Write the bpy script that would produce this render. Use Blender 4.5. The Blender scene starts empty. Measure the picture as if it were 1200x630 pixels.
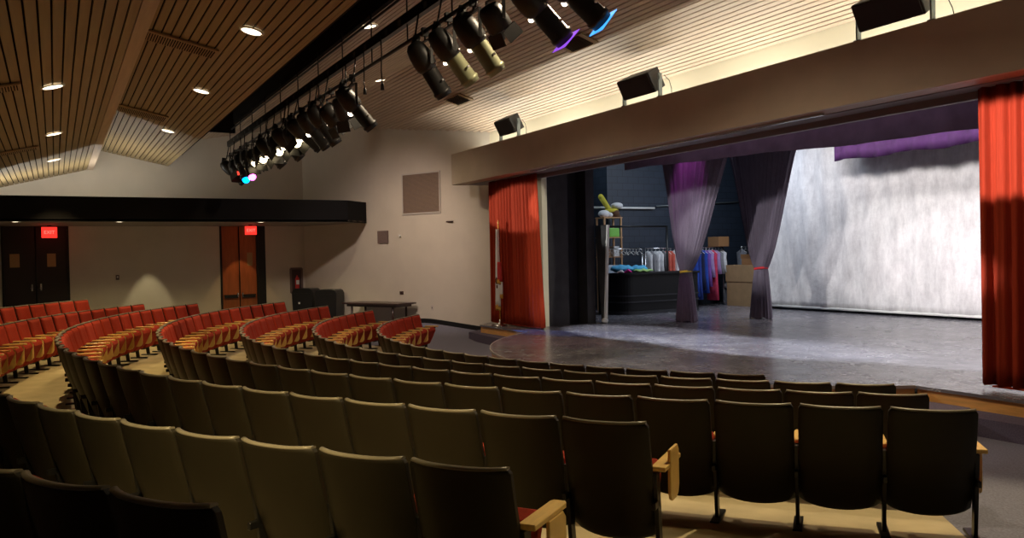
import bpy, bmesh, math, random
from mathutils import Vector, Matrix
random.seed(7)
PI = math.pi
S = bpy.context.scene
COL = S.collection
EYE = 2.17                      # eye height above the flat front floor

# ------------------------------------------------------------------ view settings
S.view_settings.view_transform = 'Standard'
S.view_settings.look = 'None'
S.view_settings.gamma = 1
S.view_settings.exposure = 0.0
S.view_settings.use_curve_mapping = False
w = bpy.data.worlds.new('World'); S.world = w; w.use_nodes = True
w.node_tree.nodes['Background'].inputs[0].default_value = (.05, .04, .035, 1)
w.node_tree.nodes['Background'].inputs[1].default_value = .22

# ------------------------------------------------------------------ materials
def mat(name, col, rough=.6, metal=0, noise=0, scale=8, emis=None, estr=0, bump=0, bscale=60, spec=None, coat=0, stretch=None):
    m = bpy.data.materials.new(name); m.use_nodes = True
    nt = m.node_tree; b = nt.nodes['Principled BSDF']
    b.inputs['Base Color'].default_value = (*col, 1)
    b.inputs['Roughness'].default_value = rough
    b.inputs['Metallic'].default_value = metal
    if spec is not None: b.inputs['Specular IOR Level'].default_value = spec
    if coat: b.inputs['Coat Weight'].default_value = coat
    tc = nt.nodes.new('ShaderNodeTexCoord'); src = tc.outputs['Object']
    if stretch:
        mp = nt.nodes.new('ShaderNodeMapping'); mp.inputs['Scale'].default_value = stretch
        nt.links.new(src, mp.inputs[0]); src = mp.outputs[0]
    if noise:
        n = nt.nodes.new('ShaderNodeTexNoise'); n.inputs['Scale'].default_value = scale; n.inputs['Detail'].default_value = 4
        nt.links.new(src, n.inputs['Vector'])
        r = nt.nodes.new('ShaderNodeValToRGB')
        r.color_ramp.elements[0].position = .3; r.color_ramp.elements[1].position = .7
        r.color_ramp.elements[0].color = (*[max(0, c * (1 - noise)) for c in col], 1)
        r.color_ramp.elements[1].color = (*[min(1, c * (1 + noise)) for c in col], 1)
        nt.links.new(n.outputs['Fac'], r.inputs[0]); nt.links.new(r.outputs[0], b.inputs['Base Color'])
    if bump:
        n2 = nt.nodes.new('ShaderNodeTexNoise'); n2.inputs['Scale'].default_value = bscale
        nt.links.new(src, n2.inputs['Vector'])
        bp = nt.nodes.new('ShaderNodeBump'); bp.inputs['Strength'].default_value = bump; bp.inputs['Distance'].default_value = .01
        nt.links.new(n2.outputs['Fac'], bp.inputs['Height']); nt.links.new(bp.outputs[0], b.inputs['Normal'])
    if emis:
        b.inputs['Emission Color'].default_value = (*emis, 1); b.inputs['Emission Strength'].default_value = estr
    return m

M = {}
M['wall'] = mat('cream wall paint', (.62, .56, .47), .7, noise=.04, scale=1.5, bump=.1, bscale=40)
M['jamb'] = mat('cream jamb paint', (.85, .80, .62), .6)
M['carpet'] = mat('grey blue carpet', (.20, .20, .26), .95, noise=.25, scale=60, bump=.4, bscale=200, spec=.1)
M['concrete'] = mat('painted concrete', (.50, .41, .24), .65, noise=.15, scale=3)
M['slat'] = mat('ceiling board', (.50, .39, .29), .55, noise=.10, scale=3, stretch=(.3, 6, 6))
M['slatshade'] = mat('shaded ceiling board', (.30, .22, .105), .55, noise=.10, scale=3, stretch=(.3, 6, 6))  # same boards as the front ceiling, with their dimmer light put into the colour
M['void'] = mat('dark plenum', (.012, .010, .008), .9, spec=.1)
M['black'] = mat('black paint', (.028, .026, .030), .6, noise=.3, scale=4)
M['flatgrey'] = mat('charcoal canvas', (.05, .05, .05), .6, noise=.3, scale=3)
M['soffit'] = mat('black soffit paint', (.0035, .003, .004), .8, spec=.2)
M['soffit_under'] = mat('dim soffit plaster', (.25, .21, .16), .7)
M['fascia'] = mat('taupe fascia paint', (.45, .38, .30), .65, noise=.05, scale=2)
M['fascia_under'] = mat('brown fascia trim', (.34, .20, .12), .5)
M['beam'] = mat('grey beam paint', (.20, .17, .17), .6)
M['stagewood'] = mat('orange varnished wood', (.80, .42, .13), .35, noise=.15, scale=3, stretch=(1, 1, 8))
M['purplecarpet'] = mat('violet grey carpet', (.13, .11, .16), .95, noise=.2, scale=60, spec=.1)
M['stepcarpet'] = mat('pale violet carpet', (.24, .21, .28), .95, noise=.2, scale=60, spec=.1)
M['redcurtain'] = mat('rust red curtain velour', (.30, .030, .009), .85, noise=.12, scale=14, stretch=(6, 6, .3), spec=.2)
M['purplecurtain'] = mat('purple grey drape', (.16, .135, .18), .85, noise=.15, scale=10, stretch=(8, 8, .3), spec=.2)
M['teaser'] = mat('dusty purple border cloth', (.14, .095, .14), .8, noise=.2, scale=3)
M['valance'] = mat('purple valance cloth', (.06, .012, .09), .8, noise=.2, scale=6)
M['darkborder'] = mat('black border cloth', (.012, .010, .016), .9, noise=.3, scale=3)
M['shell'] = mat('black brown moulded plastic', (.019, .016, .0085), .55, noise=.08, scale=4, spec=.28)
M['rim'] = mat('pale highlight edge of seat shell', (.22, .20, .15), .35)  # light caught along the shell top, painted in as a pale colour
M['cushion'] = mat('red wool upholstery', (.34, .032, .014), .85, noise=.12, scale=40, spec=.2)
M['armwood'] = mat('yellow varnished maple', (.78, .52, .16), .35, noise=.12, scale=6, stretch=(6, 1, 1))
M['steel'] = mat('black enamelled steel', (.02, .02, .02), .35, metal=.5)
M['fixture'] = mat('black spotlight enamel', (.022, .021, .02), .45, metal=.3)
M['olive'] = mat('grey green spotlight enamel', (.30, .31, .18), .4, metal=.3)
M['chrome'] = mat('bright metal', (.6, .6, .6), .25, metal=1)
M['cable'] = mat('black rubber cable', (.012, .012, .012), .6)
M['speaker'] = mat('black speaker cabinet', (.02, .02, .022), .5)
M['bracket'] = mat('grey steel bracket', (.22, .25, .25), .4, metal=.6)
M['vent'] = mat('brown grey grille', (.17, .12, .105), .7, noise=.1, scale=20)
M['ventdark'] = mat('brown duct diffuser', (.34, .24, .13), .6)
M['whitepaint'] = mat('white painted metal', (.75, .75, .72), .5)
M['door'] = mat('orange brown door veneer', (.42, .12, .035), .45, noise=.15, scale=4, stretch=(4, 4, .5))
M['darkdoor'] = mat('dark brown door', (.018, .009, .008), .5)
M['frame'] = mat('black door frame', (.005, .005, .005), .5)
M['paper'] = mat('tan notice paper', (.42, .28, .12), .8)
M['table'] = mat('dark walnut table laminate', (.045, .022, .02), .3, noise=.2, scale=5)
M['bin'] = mat('black plastic bin', (.010, .010, .012), .3)
M['plate'] = mat('switch plate', (.55, .5, .45), .5)
M['plated'] = mat('dark switch plate', (.06, .03, .03), .5)
M['navy'] = mat('navy block paint', (.022, .030, .045), .5, noise=.15, scale=3)
M['backblack'] = mat('black back wall paint', (.02, .022, .028), .6)
M['counter'] = mat('black counter laminate', (.004, .004, .005), .6, spec=.3)
M['card'] = mat('brown cardboard', (.40, .25, .12), .8, noise=.08, scale=5)
M['card2'] = mat('dark brown cardboard', (.30, .15, .06), .8)
M['whitecloth'] = mat('white cloth', (.75, .75, .75), .9)
M['gold'] = mat('gold fringe', (.65, .36, .06), .5)
M['flagred'] = mat('red flag cloth', (.55, .04, .04), .8)
M['brown'] = mat('brown plush', (.11, .055, .03), .95)
M['yellow'] = mat('yellow plush', (.62, .55, .06), .95)
M['green'] = mat('lime green plastic', (.20, .55, .08), .4)
M['cratewood'] = mat('orange pine crate', (.55, .30, .14), .6)
M['clear'] = mat('pale blue clear plastic', (.40, .50, .60), .25)
M['exitbody'] = mat('lit red exit sign', (.5, .02, .02), .4, emis=(1, .03, .02), estr=1.6)
M['exitletter'] = mat('bright exit lettering', (.8, .1, .1), .4, emis=(1, .16, .12), estr=1.9)
M['lampglow'] = mat('warm lamp glow', (1, .9, .7), .4, emis=(1, .86, .60), estr=5)
M['leak'] = mat('lamp light leak', (1, .9, .7), .4, emis=(1, .82, .60), estr=7)
def gel(name, c, s): return mat(name, tuple(x * .5 for x in c), .4, emis=c, estr=s)
M['gelblue'] = gel('lit sky blue gel', (.05, .35, 1), 1.6)
M['gelviolet'] = gel('lit violet gel', (.30, .08, .80), 1.1)
M['geldeep'] = gel('lit deep blue gel', (.0, .25, 1), 9)
M['gelpink'] = gel('lit magenta gel', (1, .12, .7), 7)
M['gelred'] = gel('lit red gel', (1, .05, .03), 2)
M['gelwarm'] = gel('lit warm white lens', (1, .80, .45), 8)
cols = dict(gwhite=(.7, .7, .72), ggrey=(.25, .25, .27), gcoral=(.60, .12, .08), gblue=(.02, .05, .28), gnavy=(.012, .016, .06),
            groyal=(.02, .07, .42), gpurple=(.20, .08, .38), glilac=(.40, .28, .55), gpink=(.62, .05, .12), gblack=(.012, .012, .014),
            gteal=(.05, .3, .42), gaqua=(.10, .45, .75), glime=(.35, .6, .2), gmagenta=(.6, .02, .25))
for k, c in cols.items(): M[k] = mat(k[1:] + ' garment cloth', c, .9, noise=.15, scale=12)

def blockwall():
    m = mat('navy painted block wall', (.022, .032, .05), .5)
    nt = m.node_tree; b = nt.nodes['Principled BSDF']
    tc = nt.nodes.new('ShaderNodeTexCoord'); mp = nt.nodes.new('ShaderNodeMapping')
    sx = nt.nodes.new('ShaderNodeSeparateXYZ'); cx = nt.nodes.new('ShaderNodeCombineXYZ'); ad = nt.nodes.new('ShaderNodeMath')
    nt.links.new(tc.outputs['Object'], sx.inputs[0]); nt.links.new(sx.outputs[0], ad.inputs[0]); nt.links.new(sx.outputs[1], ad.inputs[1])
    nt.links.new(ad.outputs[0], cx.inputs[0]); nt.links.new(sx.outputs[2], cx.inputs[1])
    br = nt.nodes.new('ShaderNodeTexBrick'); br.inputs['Scale'].default_value = 1
    br.inputs['Brick Width'].default_value = .42; br.inputs['Row Height'].default_value = .21; br.inputs['Mortar Size'].default_value = .008
    br.inputs['Color1'].default_value = (.020, .030, .046, 1); br.inputs['Color2'].default_value = (.026, .036, .055, 1); br.inputs['Mortar'].default_value = (.010, .014, .022, 1)
    nt.links.new(cx.outputs[0], br.inputs['Vector']); nt.links.new(br.outputs['Color'], b.inputs['Base Color'])
    return m
M['block'] = blockwall()

def stagefloor():
    m = bpy.data.materials.new('scuffed dark stage floor'); m.use_nodes = True
    nt = m.node_tree; b = nt.nodes['Principled BSDF']; L = nt.links.new
    tc = nt.nodes.new('ShaderNodeTexCoord')
    def noise(scale, det, dist=0, st=None):
        n = nt.nodes.new('ShaderNodeTexNoise'); n.inputs['Scale'].default_value = scale; n.inputs['Detail'].default_value = det; n.inputs['Distortion'].default_value = dist
        mp = nt.nodes.new('ShaderNodeMapping'); mp.inputs['Scale'].default_value = st or (1, 1, 1); mp.inputs['Rotation'].default_value = (0, 0, .5 if st else 0)
        L(tc.outputs['Object'], mp.inputs[0]); L(mp.outputs[0], n.inputs['Vector']); return n
    n1 = noise(1.1, 5, .6)
    r1 = nt.nodes.new('ShaderNodeValToRGB'); r1.color_ramp.elements[0].position = .35; r1.color_ramp.elements[1].position = .7
    r1.color_ramp.elements[0].color = (.12, .115, .135, 1); r1.color_ramp.elements[1].color = (.22, .21, .24, 1); L(n1.outputs['Fac'], r1.inputs[0])
    # fine pale scratches: thin level lines of a distorted noise
    prev = r1.outputs[0]
    for sc, st, dist, wd, gate in ((1.6, (1, 4, 1), 2.5, .006, .50), (2.6, (3, 1, 1), 3.5, .007, .53), (5, None, 2.0, .006, .64)):
        n = noise(sc, 2, dist, st)
        a = nt.nodes.new('ShaderNodeMath'); a.operation = 'SUBTRACT'; a.inputs[1].default_value = .5; L(n.outputs['Fac'], a.inputs[0])
        ab = nt.nodes.new('ShaderNodeMath'); ab.operation = 'ABSOLUTE'; L(a.outputs[0], ab.inputs[0])
        lt = nt.nodes.new('ShaderNodeMath'); lt.operation = 'LESS_THAN'; lt.inputs[1].default_value = wd; L(ab.outputs[0], lt.inputs[0])
        g = noise(3.3, 3); gt = nt.nodes.new('ShaderNodeMath'); gt.operation = 'GREATER_THAN'; gt.inputs[1].default_value = gate; L(g.outputs['Fac'], gt.inputs[0])
        mu = nt.nodes.new('ShaderNodeMath'); mu.operation = 'MULTIPLY'; L(lt.outputs[0], mu.inputs[0]); L(gt.outputs[0], mu.inputs[1])
        mx = nt.nodes.new('ShaderNodeMixRGB'); mx.inputs[2].default_value = (.55, .54, .52, 1); L(mu.outputs[0], mx.inputs[0]); L(prev, mx.inputs[1]); prev = mx.outputs[0]
    L(prev, b.inputs['Base Color'])
    n3 = noise(4, 4); mr = nt.nodes.new('ShaderNodeMapRange'); mr.inputs['To Min'].default_value = .16; mr.inputs['To Max'].default_value = .34
    L(n3.outputs['Fac'], mr.inputs[0]); L(mr.outputs[0], b.inputs['Roughness'])
    b.inputs['Specular IOR Level'].default_value = .6
    return m
M['stagefloor'] = stagefloor()

def cycmat():
    m = bpy.data.materials.new('wrinkled white muslin'); m.use_nodes = True
    nt = m.node_tree; b = nt.nodes['Principled BSDF']; L = nt.links.new
    tc = nt.nodes.new('ShaderNodeTexCoord')
    mp = nt.nodes.new('ShaderNodeMapping'); mp.inputs['Scale'].default_value = (1, 1, .35); L(tc.outputs['Object'], mp.inputs[0])
    n = nt.nodes.new('ShaderNodeTexNoise'); n.inputs['Scale'].default_value = 3.5; n.inputs['Detail'].default_value = 8; n.inputs['Roughness'].default_value = .75; L(mp.outputs[0], n.inputs['Vector'])
    r = nt.nodes.new('ShaderNodeValToRGB'); r.color_ramp.elements[0].position = .32; r.color_ramp.elements[1].position = .62
    r.color_ramp.elements[0].color = (.50, .48, .49, 1); r.color_ramp.elements[1].color = (.74, .72, .72, 1)
    L(n.outputs['Fac'], r.inputs[0]); L(r.outputs[0], b.inputs['Base Color']); b.inputs['Roughness'].default_value = .95; b.inputs['Specular IOR Level'].default_value = .1
    n2 = nt.nodes.new('ShaderNodeTexNoise'); n2.inputs['Scale'].default_value = 7; n2.inputs['Detail'].default_value = 5; L(tc.outputs['Object'], n2.inputs['Vector'])
    bp = nt.nodes.new('ShaderNodeBump'); bp.inputs['Strength'].default_value = .5; bp.inputs['Distance'].default_value = .03
    L(n2.outputs['Fac'], bp.inputs['Height']); L(bp.outputs[0], b.inputs['Normal'])
    return m
M['cyc'] = cycmat()

# ------------------------------------------------------------------ mesh helpers
def quadbox(bm, pts8, mi=0):
    v = [bm.verts.new(p) for p in pts8]
    for f in ((0, 3, 2, 1), (4, 5, 6, 7), (0, 1, 5, 4), (1, 2, 6, 5), (2, 3, 7, 6), (3, 0, 4, 7)):
        bm.faces.new([v[i] for i in f]).material_index = mi
def box(bm, x0, x1, y0, y1, z0, z1, mx=None, mi=0):
    p = [Vector(c) for c in ((x0, y0, z0), (x1, y0, z0), (x1, y1, z0), (x0, y1, z0), (x0, y0, z1), (x1, y0, z1), (x1, y1, z1), (x0, y1, z1))]
    if mx is not None: p = [mx @ q for q in p]
    quadbox(bm, p, mi)
def cyl(bm, p0, p1, r0, r1=None, n=12, caps=True, mi=0):
    r1 = r0 if r1 is None else r1
    p0 = Vector(p0); p1 = Vector(p1); d = (p1 - p0).normalized()
    u = d.orthogonal().normalized(); v = d.cross(u)
    a = [bm.verts.new(p0 + (u * math.cos(2 * PI * i / n) + v * math.sin(2 * PI * i / n)) * r0) for i in range(n)]
    b = [bm.verts.new(p1 + (u * math.cos(2 * PI * i / n) + v * math.sin(2 * PI * i / n)) * r1) for i in range(n)]
    for i in range(n):
        f = bm.faces.new((a[i], a[(i + 1) % n], b[(i + 1) % n], b[i])); f.smooth = True; f.material_index = mi
    if caps:
        bm.faces.new(a[::-1]).material_index = mi; bm.faces.new(b).material_index = mi
def tube(bm, pts, r, n=6):
    for a, b in zip(pts[:-1], pts[1:]): cyl(bm, a, b, r, n=n)
def lathe(bm, prof, mx=None, n=20, caps=True, a0=0, a1=2 * PI):
    rings = []
    for r, z in prof:
        ring = []
        for i in range(n):
            p = Vector((r * math.cos(2 * PI * i / n), r * math.sin(2 * PI * i / n), z))
            ring.append(bm.verts.new(mx @ p if mx is not None else p))
        rings.append(ring)
    for a, b in zip(rings[:-1], rings[1:]):
        for i in range(n):
            f = bm.faces.new((a[i], a[(i + 1) % n], b[(i + 1) % n], b[i])); f.smooth = True
    if caps: bm.faces.new(rings[0][::-1]); bm.faces.new(rings[-1])
def grid(bm, fn, nu, nv, smooth=True):
    vs = [[bm.verts.new(fn(i / nu, j / nv)) for j in range(nv + 1)] for i in range(nu + 1)]
    for i in range(nu):
        for j in range(nv):
            f = bm.faces.new((vs[i][j], vs[i + 1][j], vs[i + 1][j + 1], vs[i][j + 1])); f.smooth = smooth
def prism(bm, poly, z0, z1):
    a = [bm.verts.new((x, y, z0)) for x, y in poly]; b = [bm.verts.new((x, y, z1)) for x, y in poly]
    n = len(poly); bm.faces.new(a[::-1]); bm.faces.new(b)
    for i in range(n): bm.faces.new((a[i], a[(i + 1) % n], b[(i + 1) % n], b[i]))
def blob(bm, c, r, mx=None, seg=12):
    m = Matrix.Translation(c) @ Matrix.Diagonal((*r, 1)) if mx is None else mx @ Matrix.Translation(c) @ Matrix.Diagonal((*r, 1))
    res = bmesh.ops.create_uvsphere(bm, u_segments=seg, v_segments=max(6, seg // 2 + 2), radius=1, matrix=m)
    for v in res['verts']:
        for f in v.link_faces: f.smooth = True

def obj(name, bm, m, parent=None, bevel=0, solid=0, sub=0, recalc=True):
    if recalc: bmesh.ops.recalc_face_normals(bm, faces=bm.faces)
    me = bpy.data.meshes.new(name); bm.to_mesh(me); bm.free()
    for mm in (m if isinstance(m, (list, tuple)) else [m]): me.materials.append(mm)
    o = bpy.data.objects.new(name, me); COL.objects.link(o)
    if parent is not None: o.parent = parent
    if solid:
        s = o.modifiers.new('Solidify', 'SOLIDIFY'); s.thickness = solid; s.offset = 0
    if bevel:
        s = o.modifiers.new('Bevel', 'BEVEL'); s.width = bevel; s.segments = 2; s.limit_method = 'ANGLE'
    if sub:
        s = o.modifiers.new('Subsurf', 'SUBSURF'); s.levels = sub; s.render_levels = sub
    return o
def tag(o, label, cat, group=None):
    o['label'] = label; o['category'] = cat
    if group: o['group'] = group
    return o
def thing(name, label, cat, loc=(0, 0, 0), rz=0, group=None):
    o = bpy.data.objects.new(name, None); COL.objects.link(o); o.empty_display_size = .1
    o.location = loc; o.rotation_euler = (0, 0, rz)
    return tag(o, label, cat, group)
def struct(name, bm, m, parent=None, **k):
    o = obj(name, bm, m, parent, **k)
    if parent is None: o['kind'] = 'structure'
    return o
def sempty(name):
    o = bpy.data.objects.new(name, None); COL.objects.link(o); o['kind'] = 'structure'; return o
def NB(): return bmesh.new()
def Z(z): return z + EYE         # heights measured relative to the eye

# ------------------------------------------------------------------ camera
CAMP = Vector((11.564, -13.167, EYE))
FPX = 964.24
def setup_cam():
    F = Vector((-math.sin(1.064), math.cos(1.064), 0)); R = Vector((F.y, -F.x, 0)); U = Vector((0, 0, 1))
    p = .0157
    F2 = F * math.cos(p) - U * math.sin(p); U2 = U * math.cos(p) + F * math.sin(p)
    s, c = math.sin(-.0209), math.cos(-.0209)
    R3 = R * c + U2 * s; U3 = -R * s + U2 * c
    cam = bpy.data.cameras.new('camera'); cam.sensor_width = 36; cam.lens = FPX * 36 / 1200; cam.clip_end = 200; cam.clip_start = .05
    o = bpy.data.objects.new('camera', cam); COL.objects.link(o)
    m = Matrix.Identity(4)
    for i in range(3):
        m[i][0] = R3[i]; m[i][1] = U3[i]; m[i][2] = -F2[i]; m[i][3] = CAMP[i]
    o.matrix_world = m; S.camera = o
    return R3, U3, F2
R3, U3, F2 = setup_cam()
def proj(p):
    d = Vector(p) - CAMP; z = d.dot(F2)
    if z < .05: return None
    return 600 + FPX * d.dot(R3) / z, 315 - FPX * d.dot(U3) / z

# ------------------------------------------------------------------ building outline
WA = (-8.476, -2.65); WB = (-15.55, -5.95)
def xlim(y):
    if y >= -2.65: return 8.476
    if y <= -5.95: return 15.55
    t = (-2.65 - y) / 3.3
    return 8.476 + t * (15.55 - 8.476)
ROW_R = [8.5338, 9.6614, 10.82, 11.9937, 13.1967, 14.3754, 15.5644]
ROW_H = [1.3231, 1.2151, 1.1079, 1.0052, .9281, .9133, .7833]
ROW_F = [EYE - h - .845 for h in ROW_H]
PROF = [(0, 0), (8.2, 0)] + [(r - .25, f) for r, f in zip(ROW_R[1:], ROW_F[1:])] + [(16.6, .62), (18.5, .80), (26, .95)]
def conic(r):
    for (a, za), (b, zb) in zip(PROF[:-1], PROF[1:]):
        if r <= b: return za + (zb - za) * (r - a) / (b - a)
    return PROF[-1][1]
SIDE = [(99, 0), (-5, 0), (-8, .17), (-13.7, .57), (-18, .85), (-30, .95)]
def sidez(y):
    for (a, za), (b, zb) in zip(SIDE[:-1], SIDE[1:]):
        if y >= b: return za + (zb - za) * (a - y) / (a - b)
    return .95
def floorz(x, y):
    r = math.hypot(x, y); c = conic(r); s = sidez(y)
    t = min(1, max(0, (abs(x) - 10.4) / 2.2)); t = t * t * (3 - 2 * t)
    return c * (1 - t) + s * t
# floor
bm = NB()
def inside(x, y):
    return y < 9.4 and abs(x) <= xlim(y) + 1e-6
N = 130
xs = [-15.55 + 31.1 * i / N for i in range(N + 1)]; ys = [-19 + 16.4 * j / 70 for j in range(71)]
vs = {}
for i, x in enumerate(xs):
    for j, y in enumerate(ys):
        xx = max(-xlim(y), min(xlim(y), x)); vs[i, j] = bm.verts.new((xx, y, floorz(xx, y)))
for i in range(N):
    for j in range(70):
        f = bm.faces.new((vs[i, j], vs[i + 1, j], vs[i + 1, j + 1], vs[i, j + 1])); f.smooth = True
bmesh.ops.dissolve_degenerate(bm, edges=bm.edges, dist=1e-4)
struct('floor', bm, M['carpet'])
# seating terrace: bare concrete wedge, a few mm above the carpet
bm = NB()
def tf(u, v):
    d = -.80 + 1.60 * u; r = 8.05 + (16.6 - 8.05) * v
    x, y = r * math.sin(d), -r * math.cos(d)
    return (x, y, conic(r) + .012)
def tf2(u, v):
    return tf(u, v)
grid(bm, tf, 80, 60)
struct('floor_seating', bm, M['concrete'])

# walls (thickened outwards)
def wallstrip(name, pts, z0, z1, m, th=.15, parent=None):
    bm = NB()
    for (x0, y0), (x1, y1) in zip(pts[:-1], pts[1:]):
        d = Vector((x1 - x0, y1 - y0, 0)).normalized(); n = Vector((d.y, -d.x, 0)) * th
        p = [(x0, y0, z0), (x1, y1, z0), (x1 + n.x, y1 + n.y, z0), (x0 + n.x, y0 + n.y, z0)]
        quadbox(bm, [Vector(q) for q in p] + [Vector((q[0], q[1], z1)) for q in p])
    return struct(name, bm, m, parent)
TOP = Z(5.15)
# outward is on the right of travel direction
wallstrip('wall_front_left', [(-8.476, -2.65), (-15.55, -5.95)][::-1][::-1], -.1, TOP, M['wall'], th=.15)
wallstrip('wall_front_right', [(8.476, -2.65), (15.55, -5.95)], -.1, TOP, M['wall'], th=-.15)
bm = NB(); box(bm, 15.55, 15.7, -19, -5.95, -.1, TOP); struct('wall_right', bm, M['wall'])
bm = NB(); box(bm, -15.7, 15.7, -19.15, -19, -.1, TOP); struct('wall_back', bm, M['wall'])
# left wall with two door openings
D1 = (-8.62, -7.22); D2 = (-14.48, -12.80); DT = Z(1.18)
bm = NB()
for a, b in ((-19, D2[0]), (D2[1], D1[0]), (D1[1], -5.95)): box(bm, -15.7, -15.55, a, b, -.1, DT)
box(bm, -15.7, -15.55, -19, -5.95, DT, TOP)
struct('wall_left', bm, M['wall'])
# baseboard along the angled wall and left wall
def along(p, q, s): return (p[0] + (q[0] - p[0]) * s, p[1] + (q[1] - p[1]) * s)
u25 = Vector((-math.cos(math.radians(25)), -math.sin(math.radians(25)), 0)); n25 = Vector((math.sin(math.radians(25)), -math.cos(math.radians(25)), 0))  # into the hall
def wallA(s, off=0, z=0):      # s metres from the proscenium corner along the angled wall
    return Vector((WA[0], WA[1], z)) + u25 * s + n25 * off
bm = NB()
for k in range(24):
    a = wallA(k * .325, .0); b = wallA((k + 1) * .325, .0); a2 = wallA(k * .325, .015); b2 = wallA((k + 1) * .325, .015)
    za = floorz(a.x, a.y); zb = floorz(b.x, b.y)
    quadbox(bm, [a + Vector((0, 0, za)), b + Vector((0, 0, zb)), b2 + Vector((0, 0, zb)), a2 + Vector((0, 0, za)),
                 a + Vector((0, 0, za + .13)), b + Vector((0, 0, zb + .13)), b2 + Vector((0, 0, zb + .13)), a2 + Vector((0, 0, za + .13))])
struct('baseboard_left', bm, M['frame'])

# ------------------------------------------------------------------ ceilings
def cz_F(y): return Z(3.42 + .307 * (-2.74 - y))
def cz_F2(y): return Z(4.42 - .19 * (-6 - y))
def slats(name, y0, z0, y1, z1, xa, xb, pitch, gap, m=None, limit=True, trim=None):
    """boards running across the hall, laid from (y0,z0) to (y1,z1), with dark gaps between them"""
    bm = NB(); d = Vector((0, y1 - y0, z1 - z0)); Ln = d.length; d.normalize(); n = Vector((0, -d.z, d.y))
    if n.z < 0: n = -n
    k = int(Ln / pitch + .5); pw = Ln / k
    for i in range(k):
        a = Vector((0, y0, z0)) + d * (i * pw + gap / 2); b = Vector((0, y0, z0)) + d * ((i + 1) * pw - gap / 2)
        xl, xr = xa, xb
        if limit: xl = max(xa, -xlim(max(a.y, b.y))); xr = min(xb, xlim(max(a.y, b.y)))
        segs = [(xl, xr)]
        for (s0, s1) in segs:
            X0 = Vector((s0, 0, 0)); X1 = Vector((s1, 0, 0)); t = n * .02
            quadbox(bm, [a + X0, a + X1, b + X1, b + X0, a + X0 + t, a + X1 + t, b + X1 + t, b + X0 + t], 0)
    # dark backing
    a = Vector((0, y0, z0)) + n * .05; b = Vector((0, y1, z1)) + n * .05
    X0 = Vector((xa, 0, 0)); X1 = Vector((xb, 0, 0)); t = n * .03
    if limit and y0 > -5.95:
        xq = xlim(max(y0, y1)); xr_ = xlim(min(y0, y1))
        A0 = Vector((-xlim(y0), 0, 0)); A1 = Vector((xlim(y0), 0, 0)); B0 = Vector((-xlim(y1), 0, 0)); B1 = Vector((xlim(y1), 0, 0))
        quadbox(bm, [a + A0, a + A1, b + B1, b + B0, a + A0 + t, a + A1 + t, b + B1 + t, b + B0 + t], 1)
    else:
        quadbox(bm, [a + X0, a + X1, b + X1, b + X0, a + X0 + t, a + X1 + t, b + X1 + t, b + X0 + t], 1)
    return struct(name, bm, [m or M['slat'], M['void']])
slats('ceiling_front', -2.66, cz_F(-2.66), -5.95, cz_F(-5.95), -15.55, 15.55, .108, .020)
slats('ceiling_front_rear', -5.95, cz_F(-5.95), -8.66, cz_F2(-8.66), -15.55, 15.55, .108, .020)
slats('ceiling_front_end', -8.66, cz_F2(-8.66), -10.05, cz_F2(-10.05), -15.55, -12.7, .108, .020)
slats('ceiling_middle', -10.05, Z(2.96), -12.10, Z(3.395), -15.55, 15.55, .127, .022, M['slatshade'])
slats('ceiling_rear', -12.28, Z(2.78), -15.2, Z(2.02), -15.55, 15.55, .127, .022, M['slatshade'])
slats('ceiling_back', -15.2, Z(2.6), -19, Z(2.6), -15.55, 15.55, .127, .022, M['slatshade'])
bm = NB()
box(bm, -15.55, 15.55, -12.28, -12.12, Z(2.78), Z(3.50)); struct('ceiling_step', bm, M['slat'])
bm = NB()
box(bm, -15.55, 15.55, -15.30, -15.2, Z(2.02), Z(2.7)); struct('ceiling_step_rear', bm, M['slat'])
bm = NB()     # black lighting slot
box(bm, -12.7, 15.55, -8.66, -8.58, cz_F2(-8.66) - .02, Z(4.9))
box(bm, -12.7, 15.55, -10.10, -10.02, Z(2.97), Z(4.9))
box(bm, -12.75, -12.65, -10.1, -8.6, cz_F2(-10.05), Z(4.9))
box(bm, -12.7, 15.55, -10.1, -8.58, Z(4.85), Z(4.95))
struct('ceiling_slot', bm, M['void'])
bm = NB(); box(bm, -15.7, 15.7, -19.1, -2.5, Z(5.0), Z(5.1)); struct('ceiling', bm, M['void'])

# ------------------------------------------------------------------ proscenium and stage house
ZS = Z(-1.76)      # stage floor
bm = NB()
for s in (-1, 1):
    x0, x1 = sorted((s * 5.8, s * 8.6))
    box(bm, x0, x1, -2.65, -2.5, 0, TOP)
box(bm, -5.8, 5.8, -2.65, -2.5, Z(2.0), TOP)
struct('wall_proscenium', bm, M['jamb'])
bm = NB()
for s in (-1, 1):
    x0, x1 = sorted((s * 5.8, s * 5.95)); box(bm, x0, x1, -2.5, -1.90, 0, Z(4.4))
    x0, x1 = sorted((s * 6.25, s * 6.4)); box(bm, x0, x1, -1.9, -1.35, 0, Z(4.4))
    x0, x1 = sorted((s * 5.95, s * 6.4)); box(bm, x0, x1, -1.95, -1.9, 0, Z(4.4))
    x0, x1 = sorted((s * 5.8, s * 6.4)); box(bm, x0, x1, -1.35, -1.10, 0, Z(4.4))
    x0, x1 = sorted((s * 6.4, s * 11.0)); box(bm, x0, x1, -1.35, -1.2, 0, Z(4.4))
struct('wall_throat', bm, M['black'])
bm = NB()
box(bm, -11.15, -11, -1.35, 2.06, 0, Z(4.4)); box(bm, -11.1, -9.6, 2.06, 2.21, 0, Z(4.4))
box(bm, -9.75, -9.6, 2.21, 9.5, 0, Z(4.4)); box(bm, 9.6, 9.75, -1.35, 9.5, 0, Z(4.4))
struct('wall_stage_left', bm, M['block'])
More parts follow.
